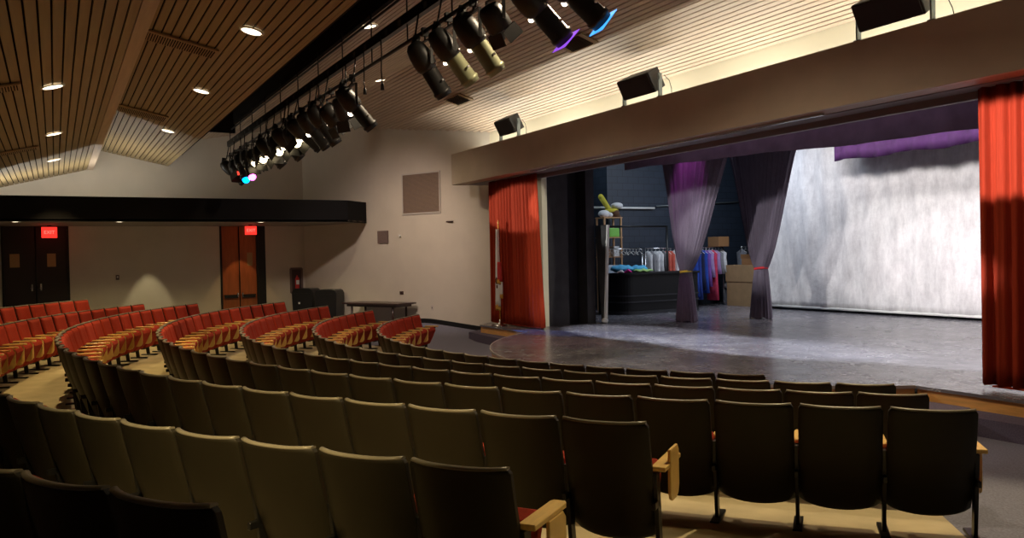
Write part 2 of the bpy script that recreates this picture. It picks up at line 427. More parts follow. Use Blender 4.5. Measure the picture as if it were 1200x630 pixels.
bm = NB(); box(bm, -9.75, 9.75, 9.5, 9.65, 0, Z(4.4)); struct('wall_stage_back', bm, M['block'])
bm = NB(); box(bm, -11.1, 9.75, -2.5, 9.6, Z(4.35), Z(4.5)); struct('ceiling_stage', bm, M['void'])

# stage: deck disc thrust + straight extensions + house
bm = NB()
arc = []
CY, RR = -.871, 5.597
a0 = math.atan2(-3.6 - CY, 5.05)
for i in range(73):
    a = PI - (-a0) if False else None
ang0 = math.atan2(-3.6 - CY, -math.sqrt(RR**2 - (3.6 + CY)**2)); ang1 = math.atan2(-3.6 - CY, math.sqrt(RR**2 - (3.6 + CY)**2))
if ang0 > 0: ang0 -= 2 * PI
pts_arc = [(RR * math.cos(ang0 + (ang1 - ang0) * i / 72), CY + RR * math.sin(ang0 + (ang1 - ang0) * i / 72)) for i in range(73)]
outline = [(-7.45, -3.6)] + pts_arc + [(8.3, -3.6), (8.47, -2.66), (5.79, -2.66), (5.79, -1.2), (9.59, -1.19), (9.59, 9.49), (-9.59, 9.49), (-9.59, 2.05), (-10.99, 2.05), (-10.99, -1.19), (-5.79, -1.2), (-5.79, -2.66), (-8.3, -2.66)]
prism(bm, outline, ZS - .04, ZS)
struct('floor_stage', bm, M['stagefloor'])
bm = NB()
face = [(-7.45, -3.6)] + pts_arc + [(8.3, -3.6)]
def riser(bm, face, off, z0, z1, th=.03):
    for (x0, y0), (x1, y1) in zip(face[:-1], face[1:]):
        d = Vector((x1 - x0, y1 - y0, 0)).normalized(); n = Vector((d.y, -d.x, 0))
        a = Vector((x0, y0, 0)) + n * off; b = Vector((x1, y1, 0)) + n * off; n = n * th
        quadbox(bm, [a + Vector((0, 0, z0)), b + Vector((0, 0, z0)), b + n + Vector((0, 0, z0)), a + n + Vector((0, 0, z0)),
                     a + Vector((0, 0, z1)), b + Vector((0, 0, z1)), b + n + Vector((0, 0, z1)), a + n + Vector((0, 0, z1))])
LO = ZS - .20
straightL = [(-8.3, -2.66), (-7.45, -3.6), pts_arc[0]]
riser(bm, straightL, -.06, LO, ZS - .04); riser(bm, [pts_arc[-1], (8.3, -3.6)], -.06, LO, ZS - .04)
riser(bm, pts_arc, -.06, 0, ZS - .04)
struct('trim_stage_riser', bm, M['stagewood'])
bm = NB(); riser(bm, pts_arc, -.005, ZS - .035, ZS + .004, .012); struct('trim_stage_nosing', bm, M['plate'])
# carpeted step below the straight parts
bm = NB()
prism(bm, [(-8.6, -2.7), (-7.8, -3.75), (-5.3, -4.0), (-4.0, -3.9), (-4.0, -3.0), (-6, -2.7)], 0, LO)
struct('trim_step_left', bm, M['purplecarpet'])
bm = NB()
prism(bm, [(8.3, -2.7), (8.3, -4.0), (5.3, -4.0), (4.4, -3.9), (4.4, -3.0), (6, -2.7)], 0, LO)
struct('trim_step_right', bm, M['purplecarpet'])
# step block in front of the right hand kink
bm = NB(); prism(bm, [(4.85, -3.62), (5.62, -3.62), (5.80, -4.35), (5.0, -4.55), (4.55, -4.25)], 0, Z(-1.93))
tag(obj('step_block', bm, M['stepcarpet'], bevel=.01), 'violet grey carpeted step block standing against the stage edge near the right curtain', 'step')

# fascia
bm = NB()
box(bm, -8.80, 8.80, -3.68, -3.60, Z(1.965), Z(2.79)); f = struct('trim_fascia', bm, M['fascia'])
bm = NB()
box(bm, -8.80, -8.60, -3.60, -2.80, Z(1.965), Z(2.79)); struct('trim_fascia_return', bm, M['fascia'])
bm = NB(); box(bm, -8.80, 8.80, -3.60, -3.30, Z(1.965), Z(2.0)); struct('trim_fascia_underside', bm, M['fascia_under'])
bm = NB(); box(bm, -8.55, 8.55, -3.30, -2.66, Z(1.955), Z(2.0)); box(bm, -5.75, 5.75, -2.95, -2.85, Z(1.86), Z(1.955)); struct('trim_fascia_beam', bm, M['beam'])
# sliding curtain track
bm = NB(); box(bm, -4.9, 3.4, -3.50, -3.45, Z(1.925), Z(1.965))
tag(obj('curtain_track', bm, M['chrome']), 'thin metal curtain track under the wide beam over the stage', 'track')

# ------------------------------------------------------------------ curtains
def pleated(name, x0, x1, y, z0, z1, m, npl, amp, parent=None, top_off=0, x1top=None, seed=0, lift=None):
    rnd = random.Random(seed); ph = [rnd.uniform(-.5, .5) for _ in range(200)]
    nu = npl * 10
    bm = NB()
    def fn(u, v):
        xe = x1 + ((x1top if x1top is not None else x1) - x1) * v
        x = x0 + (xe - x0) * u
        k = u * npl; i = int(k); loc = ph[i % 200] * (1 - (k - i)) + ph[(i + 1) % 200] * (k - i)
        a = amp * (1 + .35 * loc) * (1 - .35 * v)
        yy = y + a * math.sin(2 * PI * (k + .3 * loc + .04 * math.sin(3 * v + i))) + .3 * a * math.sin(4.3 * PI * k + 1)
        zz = z0 + (z1 - z0) * v + (lift(u) * (1 - v) if lift else 0)
        return (x, yy, zz)
    grid(bm, fn, nu, 14)
    return obj(name, bm, m, parent, recalc=False, solid=.006)
CT = thing('stage_curtain', 'rust red pleated stage curtain drawn to the left side, behind the flag', 'curtain', (0, 0, 0))
pleated('curtain_cloth', -7.70, -5.02, -3.12, ZS + .05, Z(1.95), M['redcurtain'], 15, .055, CT, x1top=-5.25, seed=1)
bm = NB(); box(bm, -7.6, -5.1, -3.15, -3.09, ZS + .03, ZS + .05); 
obj('hem', bm, M['redcurtain'], CT)
CT = thing('stage_curtain', 'rust red pleated stage curtain hanging at the right edge of the stage', 'curtain', (0, 0, 0))
pleated('curtain_cloth', 5.42, 8.2, -3.12, ZS + .05, Z(1.95), M['redcurtain'], 17, .060, CT, x1top=8.2, seed=2)
bm = NB(); box(bm, 5.6, 8.2, -3.15, -3.09, ZS + .03, ZS + .05); obj('hem', bm, M['redcurtain'], CT)

# black border behind beam, teaser and inner valance
def border(name, label, x0, x1, y, ztop, zbot, m, n, amp, cat='border curtain', th=.01):
    bm = NB()
    def fn(u, v):
        x = x0 + (x1 - x0) * u; zb = zbot(u)
        return (x, y + amp * math.sin(2 * PI * n * u) * (.5 + .5 * (1 - v)), zb + (ztop - zb) * v)
    grid(bm, fn, max(60, n * 8), 6)
    return tag(obj(name, bm, m, solid=th, recalc=False), label, cat)
border('border_curtain', 'black border cloth hanging high just inside the stage opening', -5.75, 5.75, -2.0, Z(3.6), lambda u: Z(2.12 - .12 * u), M['darkborder'], 14, .03)
def tz(u): return Z(2.10 - .33 * u + .02 * math.sin(7 * u) + .015 * math.sin(19 * u))
border('teaser_curtain', 'dusty purple teaser border sagging across the stage above the tied drapes', -5.2, 6.2, -.55, Z(3.9), tz, M['teaser'], 9, .04)
bm = NB()
def tube_fn(u, v):
    x = -5.2 + 11.4 * u; a = 2 * PI * v
    return (x, -.55 + .035 * math.cos(a), tz(u) + .03 * math.sin(a))
border('valance_curtain', 'short deep purple scalloped valance in front of the white backcloth', -3.6, 7.5, 5.25, Z(3.6), lambda u: Z(2.36 + .03 * math.sin(40 * u)), M['valance'], 22, .05)

def tied(name, label, y, ztop, cxt, hwt, cxw, hww, cxb, hwb, zw, zb, tiecol, seed):
    T = thing(name, label, 'stage drape', (cxb, y, zb), 0, None)
    ox, oz = cxb, zb
    bm = NB(); nf = 13
    def fn(u, v):
        z = zb + (ztop - zb) * v; a = 2 * PI * u
        if z >= zw:
            t = (z - zw) / (ztop - zw); s = t ** .72; cx = cxw + (cxt - cxw) * t ** .8; hw = hww + (hwt - hww) * s * (1 - .10 * math.sin(PI * t)); dp = .10 + .10 * t
        else:
            t = (zw - z) / (zw - zb); cx = cxw + (cxb - cxw) * t; hw = hww + (hwb - hww) * t ** .7; dp = .10 + .07 * t
        f = 1 + .10 * math.sin(nf * a + seed) + .05 * math.sin(2.3 * nf * a + 2 * seed)
        return (cx + hw * math.cos(a) * (1 + .02 * math.sin(nf * a)) - ox, dp * math.sin(a) * f + .012 * math.sin(31 * a + seed), z - oz + (.02 * math.sin(5 * a) if v == 0 else 0))
    # pleats: ride a sine across the width
    def fn2(u, v):
        x, yy, z = fn(u, v)
        side = 1 if math.sin(2 * PI * u) >= 0 else -1
        return (x, yy + side * .035 * math.sin(nf * 2 * PI * math.cos(2 * PI * u) * .55 + seed), z)
    nu, nv = 150, 44
    vsx = [[bm.verts.new(fn2(i / nu, j / nv)) for j in range(nv + 1)] for i in range(nu)]
    for i in range(nu):
        for j in range(nv):
            bm.faces.new((vsx[i][j], vsx[(i + 1) % nu][j], vsx[(i + 1) % nu][j + 1], vsx[i][j + 1])).smooth = True
    obj('drape_cloth', bm, M['purplecurtain'], T)
    bm = NB()
    nu = 32
    for lo, hi in ((-.03, .03),):
        r1 = [bm.verts.new((cxw - ox + (hww + .03) * math.cos(2 * PI * i / nu), .14 * math.sin(2 * PI * i / nu), zw - oz + lo + .02 * math.cos(2 * PI * i / nu))) for i in range(nu)]
        r2 = [bm.verts.new((cxw - ox + (hww + .03) * math.cos(2 * PI * i / nu), .14 * math.sin(2 * PI * i / nu), zw - oz + hi + .02 * math.cos(2 * PI * i / nu))) for i in range(nu)]
        for i in range(nu): bm.faces.new((r1[i], r1[(i + 1) % nu], r2[(i + 1) % nu], r2[i])).smooth = True
    o = obj('tie', bm, tiecol[0], T, solid=.02); o['label'] = tiecol[1]
    return T
M['tieyellow'] = mat('yellow tie cord', (.8, .55, .05), .7); M['tiered'] = mat('red tie ribbon', (.7, .03, .04), .7)
tied('tied_drape', 'purple grey drape tied at its waist with a yellow cord', 0.87, Z(2.9), -4.18, 1.36, -4.60, .13, -4.60, .33, Z(-.49), ZS + .02, (M['tieyellow'], 'yellow cord'), 1.0)
tied('tied_drape', 'purple grey drape tied at its waist with a red ribbon, beside the white backcloth', 2.85, Z(2.9), -3.88, 1.22, -3.97, .165, -4.0, .33, Z(-.45), ZS + .02, (M['tiered'], 'red ribbon'), 2.2)

# white backcloth
CY_ = thing('backcloth', 'tall wrinkled white backcloth hung across the rear of the stage', 'backdrop', (0, 5.8, ZS))
bm = NB()
def cycf(u, v):
    x = -6.9 + 15.6 * u; z = .10 + (Z(3.7) - ZS - .10) * v
    y = .035 * math.sin(9 * x + .8 * math.sin(2 * z)) * (.3 + .7 * v) + .02 * math.sin(3.1 * x + z) + .05 * math.exp(-((x + 1.9 - .10 * z) / .05) ** 2) * (1 - min(1, v * 2.2))
    return (x, y, z)
grid(bm, cycf, 300, 30); obj('cloth', bm, M['cyc'], CY_, recalc=False, solid=.004)
bm = NB(); cyl(bm, (-6.9, 0, .10), (8.7, 0, .10), .035); o = obj('hem_pipe', bm, M['whitepaint'], CY_); 

# ------------------------------------------------------------------ flag
F = thing('flag', 'white flag with red band and gold fringe furled on a stand by the left curtain', 'flag', (-6.70, -3.40, ZS))
bm = NB(); cyl(bm, (0, 0, .06), (0, 0, 2.50), .014); o = obj('pole', bm, M['gold'], F)
bm = NB(); lathe(bm, [(.001, 0), (.17, 0), (.17, .02), (.09, .05), (.03, .10), (.025, .16), (.001, .17)]); 
for a in (0, 2.1, 4.2): box(bm, -.02, .02, 0, .18, 0, .035, Matrix.Rotation(a, 4, 'Z'))
o = obj('stand', bm, M['chrome'], F); o['label'] = 'pale metal stand'
bm = NB(); lathe(bm, [(.001, 2.49), (.022, 2.5), (.012, 2.56), (.024, 2.6), (.001, 2.68)], n=10); obj('finial', bm, M['gold'], F)
def flagdrop(x0, xw, z0, z1, amp, m, nm, yb=-.03, thk=.012):
    bm = NB()
    def fn(u, v):
        z = z0 + (z1 - z0) * v; w_ = xw(1 - v)
        return (x0(1 - v) + w_ * (u - .5), yb + amp * math.sin(u * 3.2 * 2 * PI + v), z - (.10 * abs(u - .5) if v == 0 else 0))
    grid(bm, fn, 30, 16); o = obj(nm, bm, m, F, recalc=False, solid=thk)
    return o
flagdrop(lambda t: .00 - .05 * t, lambda t: .05 + .17 * t, .55, 2.44, .03, M['whitecloth'], 'flag_cloth')
o = flagdrop(lambda t: .10, lambda t: .10 + .06 * t, 1.18, 1.62, .03, M['flagred'], 'red_band', -.05)
o = flagdrop(lambda t: .08, lambda t: .16, 1.10, 1.18, .03, M['gold'], 'gold_fringe', -.05)
o = flagdrop(lambda t: -.05, lambda t: .20, .44, .55, .03, M['gold'], 'gold_fringe')
o = flagdrop(lambda t: .13, lambda t: .09, .82, 1.12, .02, M['whitecloth'], 'flag_tail', -.02)
o = flagdrop(lambda t: .13, lambda t: .10, .75, .82, .02, M['gold'], 'gold_fringe', -.02)
bm = NB(); blob(bm, (-.02, -.07, 1.15), (.05, .015, .09)); blob(bm, (.0, -.07, 1.0), (.035, .015, .05)); o = obj('emblem', bm, M['brown'], F)

# ------------------------------------------------------------------ speakers on the beam
def speaker(x0, x1, label, tilt):
    cx = (x0 + x1) / 2; w_ = (x1 - x0)
    T = thing('loudspeaker', label, 'speaker', (cx, -3.64, Z(2.79)), 0, 'loudspeakers on the beam over the stage')
    mx = Matrix.Translation((0, 0, .33)) @ Matrix.Rotation(tilt, 4, 'X')
    bm = NB(); h = .19
    # wedge-backed cabinet: wide face towards the seats, narrowing to the rear
    pts = [(-w_ / 2 + .04, -.16), (w_ / 2 - .04, -.16), (w_ / 2 - .12, .17), (-w_ / 2 + .12, .17)]
    a = [bm.verts.new(mx @ Vector((x, y, -h))) for x, y in pts]; b = [bm.verts.new(mx @ Vector((x, y, h))) for x, y in pts]
    bm.faces.new(a[::-1]); bm.faces.new(b)
    for i in range(4): bm.faces.new((a[i], a[(i + 1) % 4], b[(i + 1) % 4], b[i]))
    obj('cabinet', bm, M['speaker'], T, bevel=.02)
    bm = NB(); box(bm, -w_ / 2 + .07, w_ / 2 - .07, -.175, -.155, -h + .03, h - .03, mx); obj('grille', bm, M['backblack'], T)
    for s in (-1, 1):
        bm = NB(); xx = s * (w_ / 2 + .01)
        box(bm, xx - .012, xx + .012, -.04, .04, 0, .42); box(bm, xx - .05, xx + .05, -.04, .04, 0, .012)
        cyl(bm, (xx - .03, 0, .33), (xx + .03, 0, .33), .035); obj('bracket', bm, M['bracket'], T)
    bm = NB(); tube(bm, [(w_ / 2, .1, .4), (w_ / 2 + .12, .12, .28), (w_ / 2 + .2, .1, .12), (w_ / 2 + .25, .06, 0)], .006); obj('cable', bm, M['cable'], T)
speaker(-6.0, -5.15, 'small black loudspeaker on the beam, farthest, near the left end', math.radians(28))
speaker(-1.05, -.02, 'black loudspeaker on steel brackets at the middle of the beam', math.radians(28))
speaker(4.15, 5.2, 'largest black loudspeaker on the beam, cut off by the top of the frame', math.radians(28))

# ------------------------------------------------------------------ soffit at left with doors
SX = -12.1
outl = [(SX, -19), (SX, -5.55), (-12.85, -4.72), (-15.5, -5.93), (-15.54, -19)]
bm = NB(); prism(bm, outl, Z(1.13), Z(1.17)); struct('ceiling_soffit', bm, M['soffit_under'])
bm = NB()
for (x0, y0), (x1, y1) in zip(outl[:2], outl[1:3]):
    d = Vector((x1 - x0, y1 - y0, 0)).normalized(); n = Vector((-d.y, d.x, 0)) * .08
    quadbox(bm, [Vector((x0, y0, Z(1.11))), Vector((x1, y1, Z(1.11))), Vector((x1, y1, Z(1.11))) + n, Vector((x0, y0, Z(1.11))) + n,
                 Vector((x0, y0, Z(1.75))), Vector((x1, y1, Z(1.75))), Vector((x1, y1, Z(1.75))) + n, Vector((x0, y0, Z(1.75))) + n])
struct('trim_soffit_face', bm, M['soffit'])

def double_door(idx, ya, yb, zf, ztop, m, pushbars, notices):
    D = sempty('door_%d' % idx); X = -15.60; mid = (ya + yb) / 2
    bm = NB()
    box(bm, -15.72, -15.53, ya, ya + .06, zf, ztop); box(bm, -15.72, -15.53, yb - .06, yb, zf, ztop); box(bm, -15.72, -15.53, ya, yb, ztop - .05, ztop)
    obj('door_frame', bm, M['frame'], D)
    for k, (a, b) in enumerate(((ya + .06, mid - .012), (mid + .012, yb - .06))):
        bm = NB(); box(bm, X - .05, X, a, b, zf + .01, ztop - .05); leaf = obj('door_leaf', bm, m, D, bevel=.004)
        if pushbars:
            bm = NB(); box(bm, X + .0, X + .035, a + .04, b - .04, zf + .93, zf + .97); box(bm, X + .03, X + .07, a + .06, b - .06, zf + .86, zf + .97); obj('push_bar', bm, M['frame'], leaf)
            yy = b - .06 if k == 0 else a + .06
            bm = NB(); cyl(bm, (X, yy, zf + 1.0), (X + .1, yy, zf + 1.0), .03); cyl(bm, (X + .08, yy, zf + .88), (X + .08, yy, zf + 1.03), .022); obj('handle', bm, M['chrome'], leaf)
        else:
            yy = b - .10 if k == 0 else a + .10
            bm = NB(); box(bm, X, X + .02, yy - .02, yy + .02, zf + .92, zf + 1.12); cyl(bm, (X, yy, zf + 1.0), (X + .07, yy, zf + 1.0), .025); cyl(bm, (X + .06, yy - .05, zf + 1.0), (X + .06, yy + .03, zf + 1.0), .016); obj('handle', bm, M['chrome'], leaf)
        if notices[k]:
            yy, zz, ww, hh = notices[k]
            bm = NB(); box(bm, X + .001, X + .006, yy - ww / 2, yy + ww / 2, zz - hh / 2, zz + hh / 2); obj('notice', bm, M['paper'], leaf)
    bm = NB(); cyl(bm, (X + .02, mid, zf), (X + .02, mid, ztop - .06), .018, n=6); obj('centre_post', bm, M['frame'], D)
    return D
double_door(1, D1[0], D1[1] - .22, .16, DT, M['door'], True, (None, (-7.70, Z(.08), .17, .42)))
bm = NB(); box(bm, -15.72, -15.52, D1[1] - .22, D1[1], .1, DT); struct('trim_door_panel', bm, M['frame'])
double_door(2, D2[0], D2[1], .54, DT, M['darkdoor'], False, ((-14.16, Z(.16), .24, .38), (-13.25, Z(.16), .22, .38)))
bm = NB(); box(bm, -15.85, -15.72, -19, -5.9, -.1, TOP); struct('wall_left_outer', bm, M['frame'])

def text_mesh(name, s, size, m, parent, mx):
    cu = bpy.data.curves.new(name, 'FONT'); cu.body = s; cu.size = size; cu.extrude = .003; cu.align_x = 'CENTER'; cu.align_y = 'CENTER'
    tmp = bpy.data.objects.new(name, cu); COL.objects.link(tmp)
    dg = bpy.context.evaluated_depsgraph_get(); dg.update()
    me = bpy.data.meshes.new_from_object(tmp.evaluated_get(dg)); bpy.data.objects.remove(tmp)
    me.transform(mx); me.materials.clear(); me.materials.append(m)
    o = bpy.data.objects.new(name, me); COL.objects.link(o); o.parent = parent; return o
def exit_sign(x, y, z, label, w_=.34, h=.26):
    T = thing('exit_sign', label, 'exit sign', (x, y, z))
    bm = NB(); box(bm, -.04, .04, -w_ / 2, w_ / 2, -h, 0); obj('sign_body', bm, M['exitbody'], T, bevel=.01)
    bm = NB(); box(bm, -.06, .02, -.05, .05, 0, .05); obj('mount', bm, M['frame'], T)
    mx = Matrix.Translation((.045, 0, -h / 2)) @ Matrix.Rotation(PI / 2, 4, 'Z') @ Matrix.Rotation(PI / 2, 4, 'X')
    text_mesh('lettering', 'EXIT', .13, M['exitletter'], T, mx)
exit_sign(-14.35, -7.90, Z(1.08), 'glowing red EXIT sign above the orange double doors')
exit_sign(-14.6, -13.28, Z(1.07), 'glowing red EXIT sign above the dark double doors at far left', .38, .30)

# ------------------------------------------------------------------ lamps
def lamp(kind, name, loc, energy, color, size=.1, rot=None, spot=None, blend=.5, sizey=None, target=None):
    L = bpy.data.lights.new(name, kind); L.energy = energy; L.color = color
    if kind == 'SPOT': L.spot_size = spot; L.spot_blend = blend; L.shadow_soft_size = size
    elif kind == 'AREA':
        L.shape = 'RECTANGLE'; L.size = size; L.size_y = sizey or size
    else: L.shadow_soft_size = size
    o = bpy.data.objects.new(name, L); COL.objects.link(o); o.location = loc
    if target is not None: o.rotation_euler = (Vector(target) - Vector(loc)).to_track_quat('-Z', 'Y').to_euler()
    elif rot: o.rotation_euler = rot
    return o
WARM = (1, .74, .34)
nw_ = math.radians
def downlight(x, y, z, slope, label, energy=60, r=.10, spot=1.42, group='recessed ceiling lights', col=WARM):
    T = thing('ceiling_light', label, 'ceiling light', (x, y, z), 0, group)
    tilt = Matrix.Rotation(slope, 4, 'X')
    bm = NB()
    lathe(bm, [(r + .035, .002), (r + .03, -.010), (r + .002, -.012), (r, -.004)], tilt, 28, caps=False)
    obj('trim_ring', bm, M['whitepaint'], T)
    bm = NB(); lathe(bm, [(.001, -.009), (r * .5, -.009), (r, -.007), (r, -.004), (.001, -.004)], tilt, 28, caps=False); obj('lens', bm, M['lampglow'], T)
    if energy: lamp('SPOT', 'downlight_lamp', (x, y, z - .05), energy, col, .05, (0, 0, 0), spot, .45)
def pl(y0, z0, m): return lambda y: Z(z0 + m * (y0 - y))
mz = pl(-12.05, 3.38, .207); lz = pl(-12.28, 2.78, -.26)
ms = math.atan(-.207); ls = math.atan(.26)
E1 = 340
for (x, y, lab) in ((.15, -10.77, 'nearest, in the middle slatted panel'), (-4.2, -10.77, 'second away, in the middle slatted panel'), (-9.24, -10.77, 'farthest, in the middle slatted panel')):
    downlight(x, y, mz(y) - .012, ms, 'round warm recessed ceiling light, ' + lab, E1, .13)
for (x, y, lab) in ((-1.87, -13.13, 'nearest, in the rear slatted panel at left'), (-6.68, -13.12, 'middle one of three, in the rear slatted panel'), (-11.19, -13.13, 'farthest, in the rear slatted panel')):
    downlight(x, y, lz(y) - .012, ls, 'round warm recessed ceiling light, ' + lab, E1, .13)
fz = lambda y: cz_F2(y)
for (x, y, lab) in ((-1.85, -8.40, 'seen past the upper rail above the hanging spotlights'), (-7.75, -6.05, 'farther one, seen below the hanging cable plug')):
    downlight(x, y, fz(y) - .015, math.atan(.19), 'round ceiling light in the front slats, ' + lab, 0, .12)
# the same lamps continue overhead outside the frame
lamp('SPOT', 'downlight_lamp', (4.6, -10.77, Z(3.0)), 160, WARM, .05, (0, 0, 0), 1.35, .5)
lamp('SPOT', 'downlight_lamp', (9.6, -13.6, Z(2.40)), 1250, WARM, .05, None, nw_(44), 1.0, target=(6.4, -12.0, 1.0))
for x, y, e in ((-8.6, -6.8, 260), (-1.85, -7.6, 300), (3.2, -7.4, 420), (7.9, -7.4, 120)):
    lamp('SPOT', 'downlight_lamp', (x, y, cz_F2(y) - .12), e, (1, .80, .55), .05, (0, 0, 0), 2.5, .6)
lamp('SPOT', 'downlight_lamp', (-6.6, -8.3, cz_F2(-8.3) - .15), 750, (1, .80, .70), .15, None, nw_(62), .9, target=(-11.5, -4.2, Z(-.2)))  # added fill aimed at the angled wall, not one of the ceiling downlights
lamp('SPOT', 'downlight_lamp', (6.6, -6.9, cz_F2(-6.9) - .15), 900, (1, .80, .45), .05, None, 1.05, .5, target=(7.9, -8.9, 0))
# soffit lamps
for (x, y, lab) in ((-12.55, -7.98, 'right of the red sign over the orange doors'), (-12.45, -11.65, 'midway between the two doors'), (-12.5, -14.0, 'over the dark doors at far left')):
    downlight(x, y, Z(1.125), 0, 'small recessed light under the black soffit, ' + lab, 20 if y < -13 else 80, .09, 2.3, 'recessed soffit lights', (1, .80, .36))
lamp('SPOT', 'door_lamp', (-15.0, -8.02, Z(1.08)), 45, (1, .60, .25), .02, (0, 0, 0), math.radians(62), .25)
lamp('SPOT', 'wall_lamp', (-14.95, -10.7, Z(1.08)), 130, (1, .86, .50), .02, (0, 0, 0), math.radians(48), .35)
# cove lamps behind the beam over the stage
for i in range(6):
    x = -7.3 + i * 2.92
    bm = NB(); cyl(bm, (x - 1.1, -3.12, Z(2.04)), (x + 1.1, -3.12, Z(2.04)), .02, n=8)
    lamp('AREA', 'cove_lamp', (x, -3.12, Z(2.05)), 46, (1, .98, .88), 2.2, (PI, 0, 0), sizey=.05)
    bm.free()
for i in range(3):
    lamp('AREA', 'cove_lamp', (-13.3, -17 + i * 2.7, Z(1.28)), 48, (1, .95, .84), .06, (PI, 0, 0), sizey=2.4)

# ------------------------------------------------------------------ spotlight pipe
PY, PZ = -8.70, Z(3.07)
RG = thing('lighting_pipe', 'long black pipe, rails and drop rods carrying the stage spotlights', 'lighting rig', (0, PY, PZ))
bm = NB(); cyl(bm, (-13.4, 0, 0), (11, 0, 0), .028, n=10); obj('pipe', bm, M['steel'], RG)
bm = NB(); box(bm, -13.2, 11, -.04, .04, .25, .40); o = obj('cable_raceway', bm, M['steel'], RG)
bm = NB(); cyl(bm, (-13.2, 0, .68), (11, 0, .68), .022, n=8); obj('upper_rail', bm, M['steel'], RG)
x = -12.9
while x < 9:
    bm = NB(); cyl(bm, (x, .0, -.02), (x, .0, .87), .012, n=6); obj('drop_rod', bm, M['steel'], RG)
    bm = NB(); box(bm, x + .7, x + .80, -.045, -.028, .28, .36); obj('socket', bm, M['bracket'], RG)
    bm = NB(); box(bm, x + 1.25, x + 1.35, -.045, -.028, .28, .36); obj('socket', bm, M['bracket'], RG)
    x += 1.5

def spotlight(x, kind, pan, tilt, label, lens=None, leak=True, sc=1.12, body=None, cab=None, group='theatre spotlights on the lighting pipe'):
    """pan: turn about vertical from straight at the stage; tilt: degrees below horizontal"""
    T = thing('theatre_spotlight', label, 'spotlight', (x, PY, PZ), 0, group)
    body = body or M['fixture']
    bm = NB(); box(bm, -.03, .03, -.045, .045, -.07, .045); cyl(bm, (0, 0, -.13), (0, 0, -.06), .015, n=8); obj('clamp', bm, M['fixture'], T)
    rot = Matrix.Rotation(pan, 4, 'Z')
    bm = NB(); hw = .17 * sc
    for s in (-1, 1): box(bm, s * hw - .006, s * hw + .006, -.02, .02, -.42 * sc, -.13, rot)
    box(bm, -hw, hw, -.02, .02, -.14, -.125, rot); obj('yoke', bm, M['fixture'], T)
    # body axis: local -Z is the beam
    ax = Matrix.Translation((0, 0, -.40 * sc)) @ rot @ Matrix.Rotation(math.radians(90 - tilt), 4, 'X') @ Matrix.Scale(sc, 4)
    # rotation about X by +angle swings -Z towards +Y
    if kind == 'ellipsoidal':
        bm = NB(); lathe(bm, [(.001, .30), (.07, .29), (.115, .24), (.135, .15), (.14, .05), (.135, -.02), (.12, -.06), (.10, -.075)], ax, 20); obj('housing', bm, M['fixture'], T)
        bm = NB(); cyl(bm, ax @ Vector((0, .0, .25)), ax @ Vector((0, .10, .33)), .05 * sc, .045 * sc, n=12); obj('lamp_cap', bm, M['fixture'], T)
        bm = NB(); lathe(bm, [(.09, -.07), (.102, -.08), (.102, -.36), (.115, -.365), (.115, -.40), (.102, -.405), (.102, -.44), (.09, -.44)], ax, 20); lt = obj('lens_tube', bm, body, T)
        bm = NB()
        for a in (0.4, PI / 2 + .4, PI + .4):
            c = ax @ Vector((.15 * math.cos(a), .15 * math.sin(a), -.04)); c0 = ax @ Vector((.11 * math.cos(a), .11 * math.sin(a), -.04)); cyl(bm, c0, c, .008, .012, n=6)
        for a in (.2, PI + .2):
            c = ax @ Vector((.135 * math.cos(a), .135 * math.sin(a), -.25)); c0 = ax @ Vector((.10 * math.cos(a), .10 * math.sin(a), -.25)); cyl(bm, c0, c, .012, .018, n=6)
        obj('knobs', bm, M['chrome'], T)
        fr = -.445
    else:
        bm = NB(); lathe(bm, [(.001, .20), (.11, .19), (.15, .14), (.16, .05), (.16, -.12), (.15, -.14)], ax, 8); obj('housing', bm, M['fixture'], T)
        for s in range(4):
            bm = NB(); a = s * PI / 2
            m2 = ax @ Matrix.Rotation(a, 4, 'Z') @ Matrix.Translation((.14, 0, -.14)) @ Matrix.Rotation(-.22, 4, 'Y')
            box(bm, -.004, .004, -.13, .13, -.17, 0, m2); obj('barn_door', bm, body, T)
        fr = -.15
    if lens:
        s = (.122 if kind == 'ellipsoidal' else .13) * (1 if x > 0 else .5)
        bm = NB(); box(bm, -s, s, -s, s, fr - .006, fr, ax); o = obj('gel', bm, lens[0], T); o['label'] = lens[1]
    if leak:
        bm = NB(); a = leak if leak is not True else -2.2
        c = ax @ Vector((.108 * math.cos(a), .108 * math.sin(a), -.075)); blob(bm, c, ((.03 if x > 0 else .048) * sc,) * 3, seg=8); obj('lamp_glow', bm, M['leak'], T)
    if lens and x < 0:
        bm = NB(); blob(bm, ax @ Vector((0, 0, fr)), ((.05 if lens[0] == M['gelred'] else .085) * sc,) * 3, seg=10); obj('lit_lens', bm, lens[0], T)
    bm = NB(); rr = random.Random(int(x * 100) + 5); dx = rr.uniform(-.25, .25)
    top = Vector((dx + .1, -.03, .28)); end = ax @ Vector((0, .05, .30))
    pts = []
    for i in range(9):
        t = i / 8; p = top.lerp(end, t); p.z -= .22 * math.sin(PI * t); p.x += .12 * math.sin(PI * t) * (1 if dx > 0 else -1); pts.append(p)
    tube(bm, pts, .014, 6); obj('power_cable', bm, M['cable'], T)
    return T
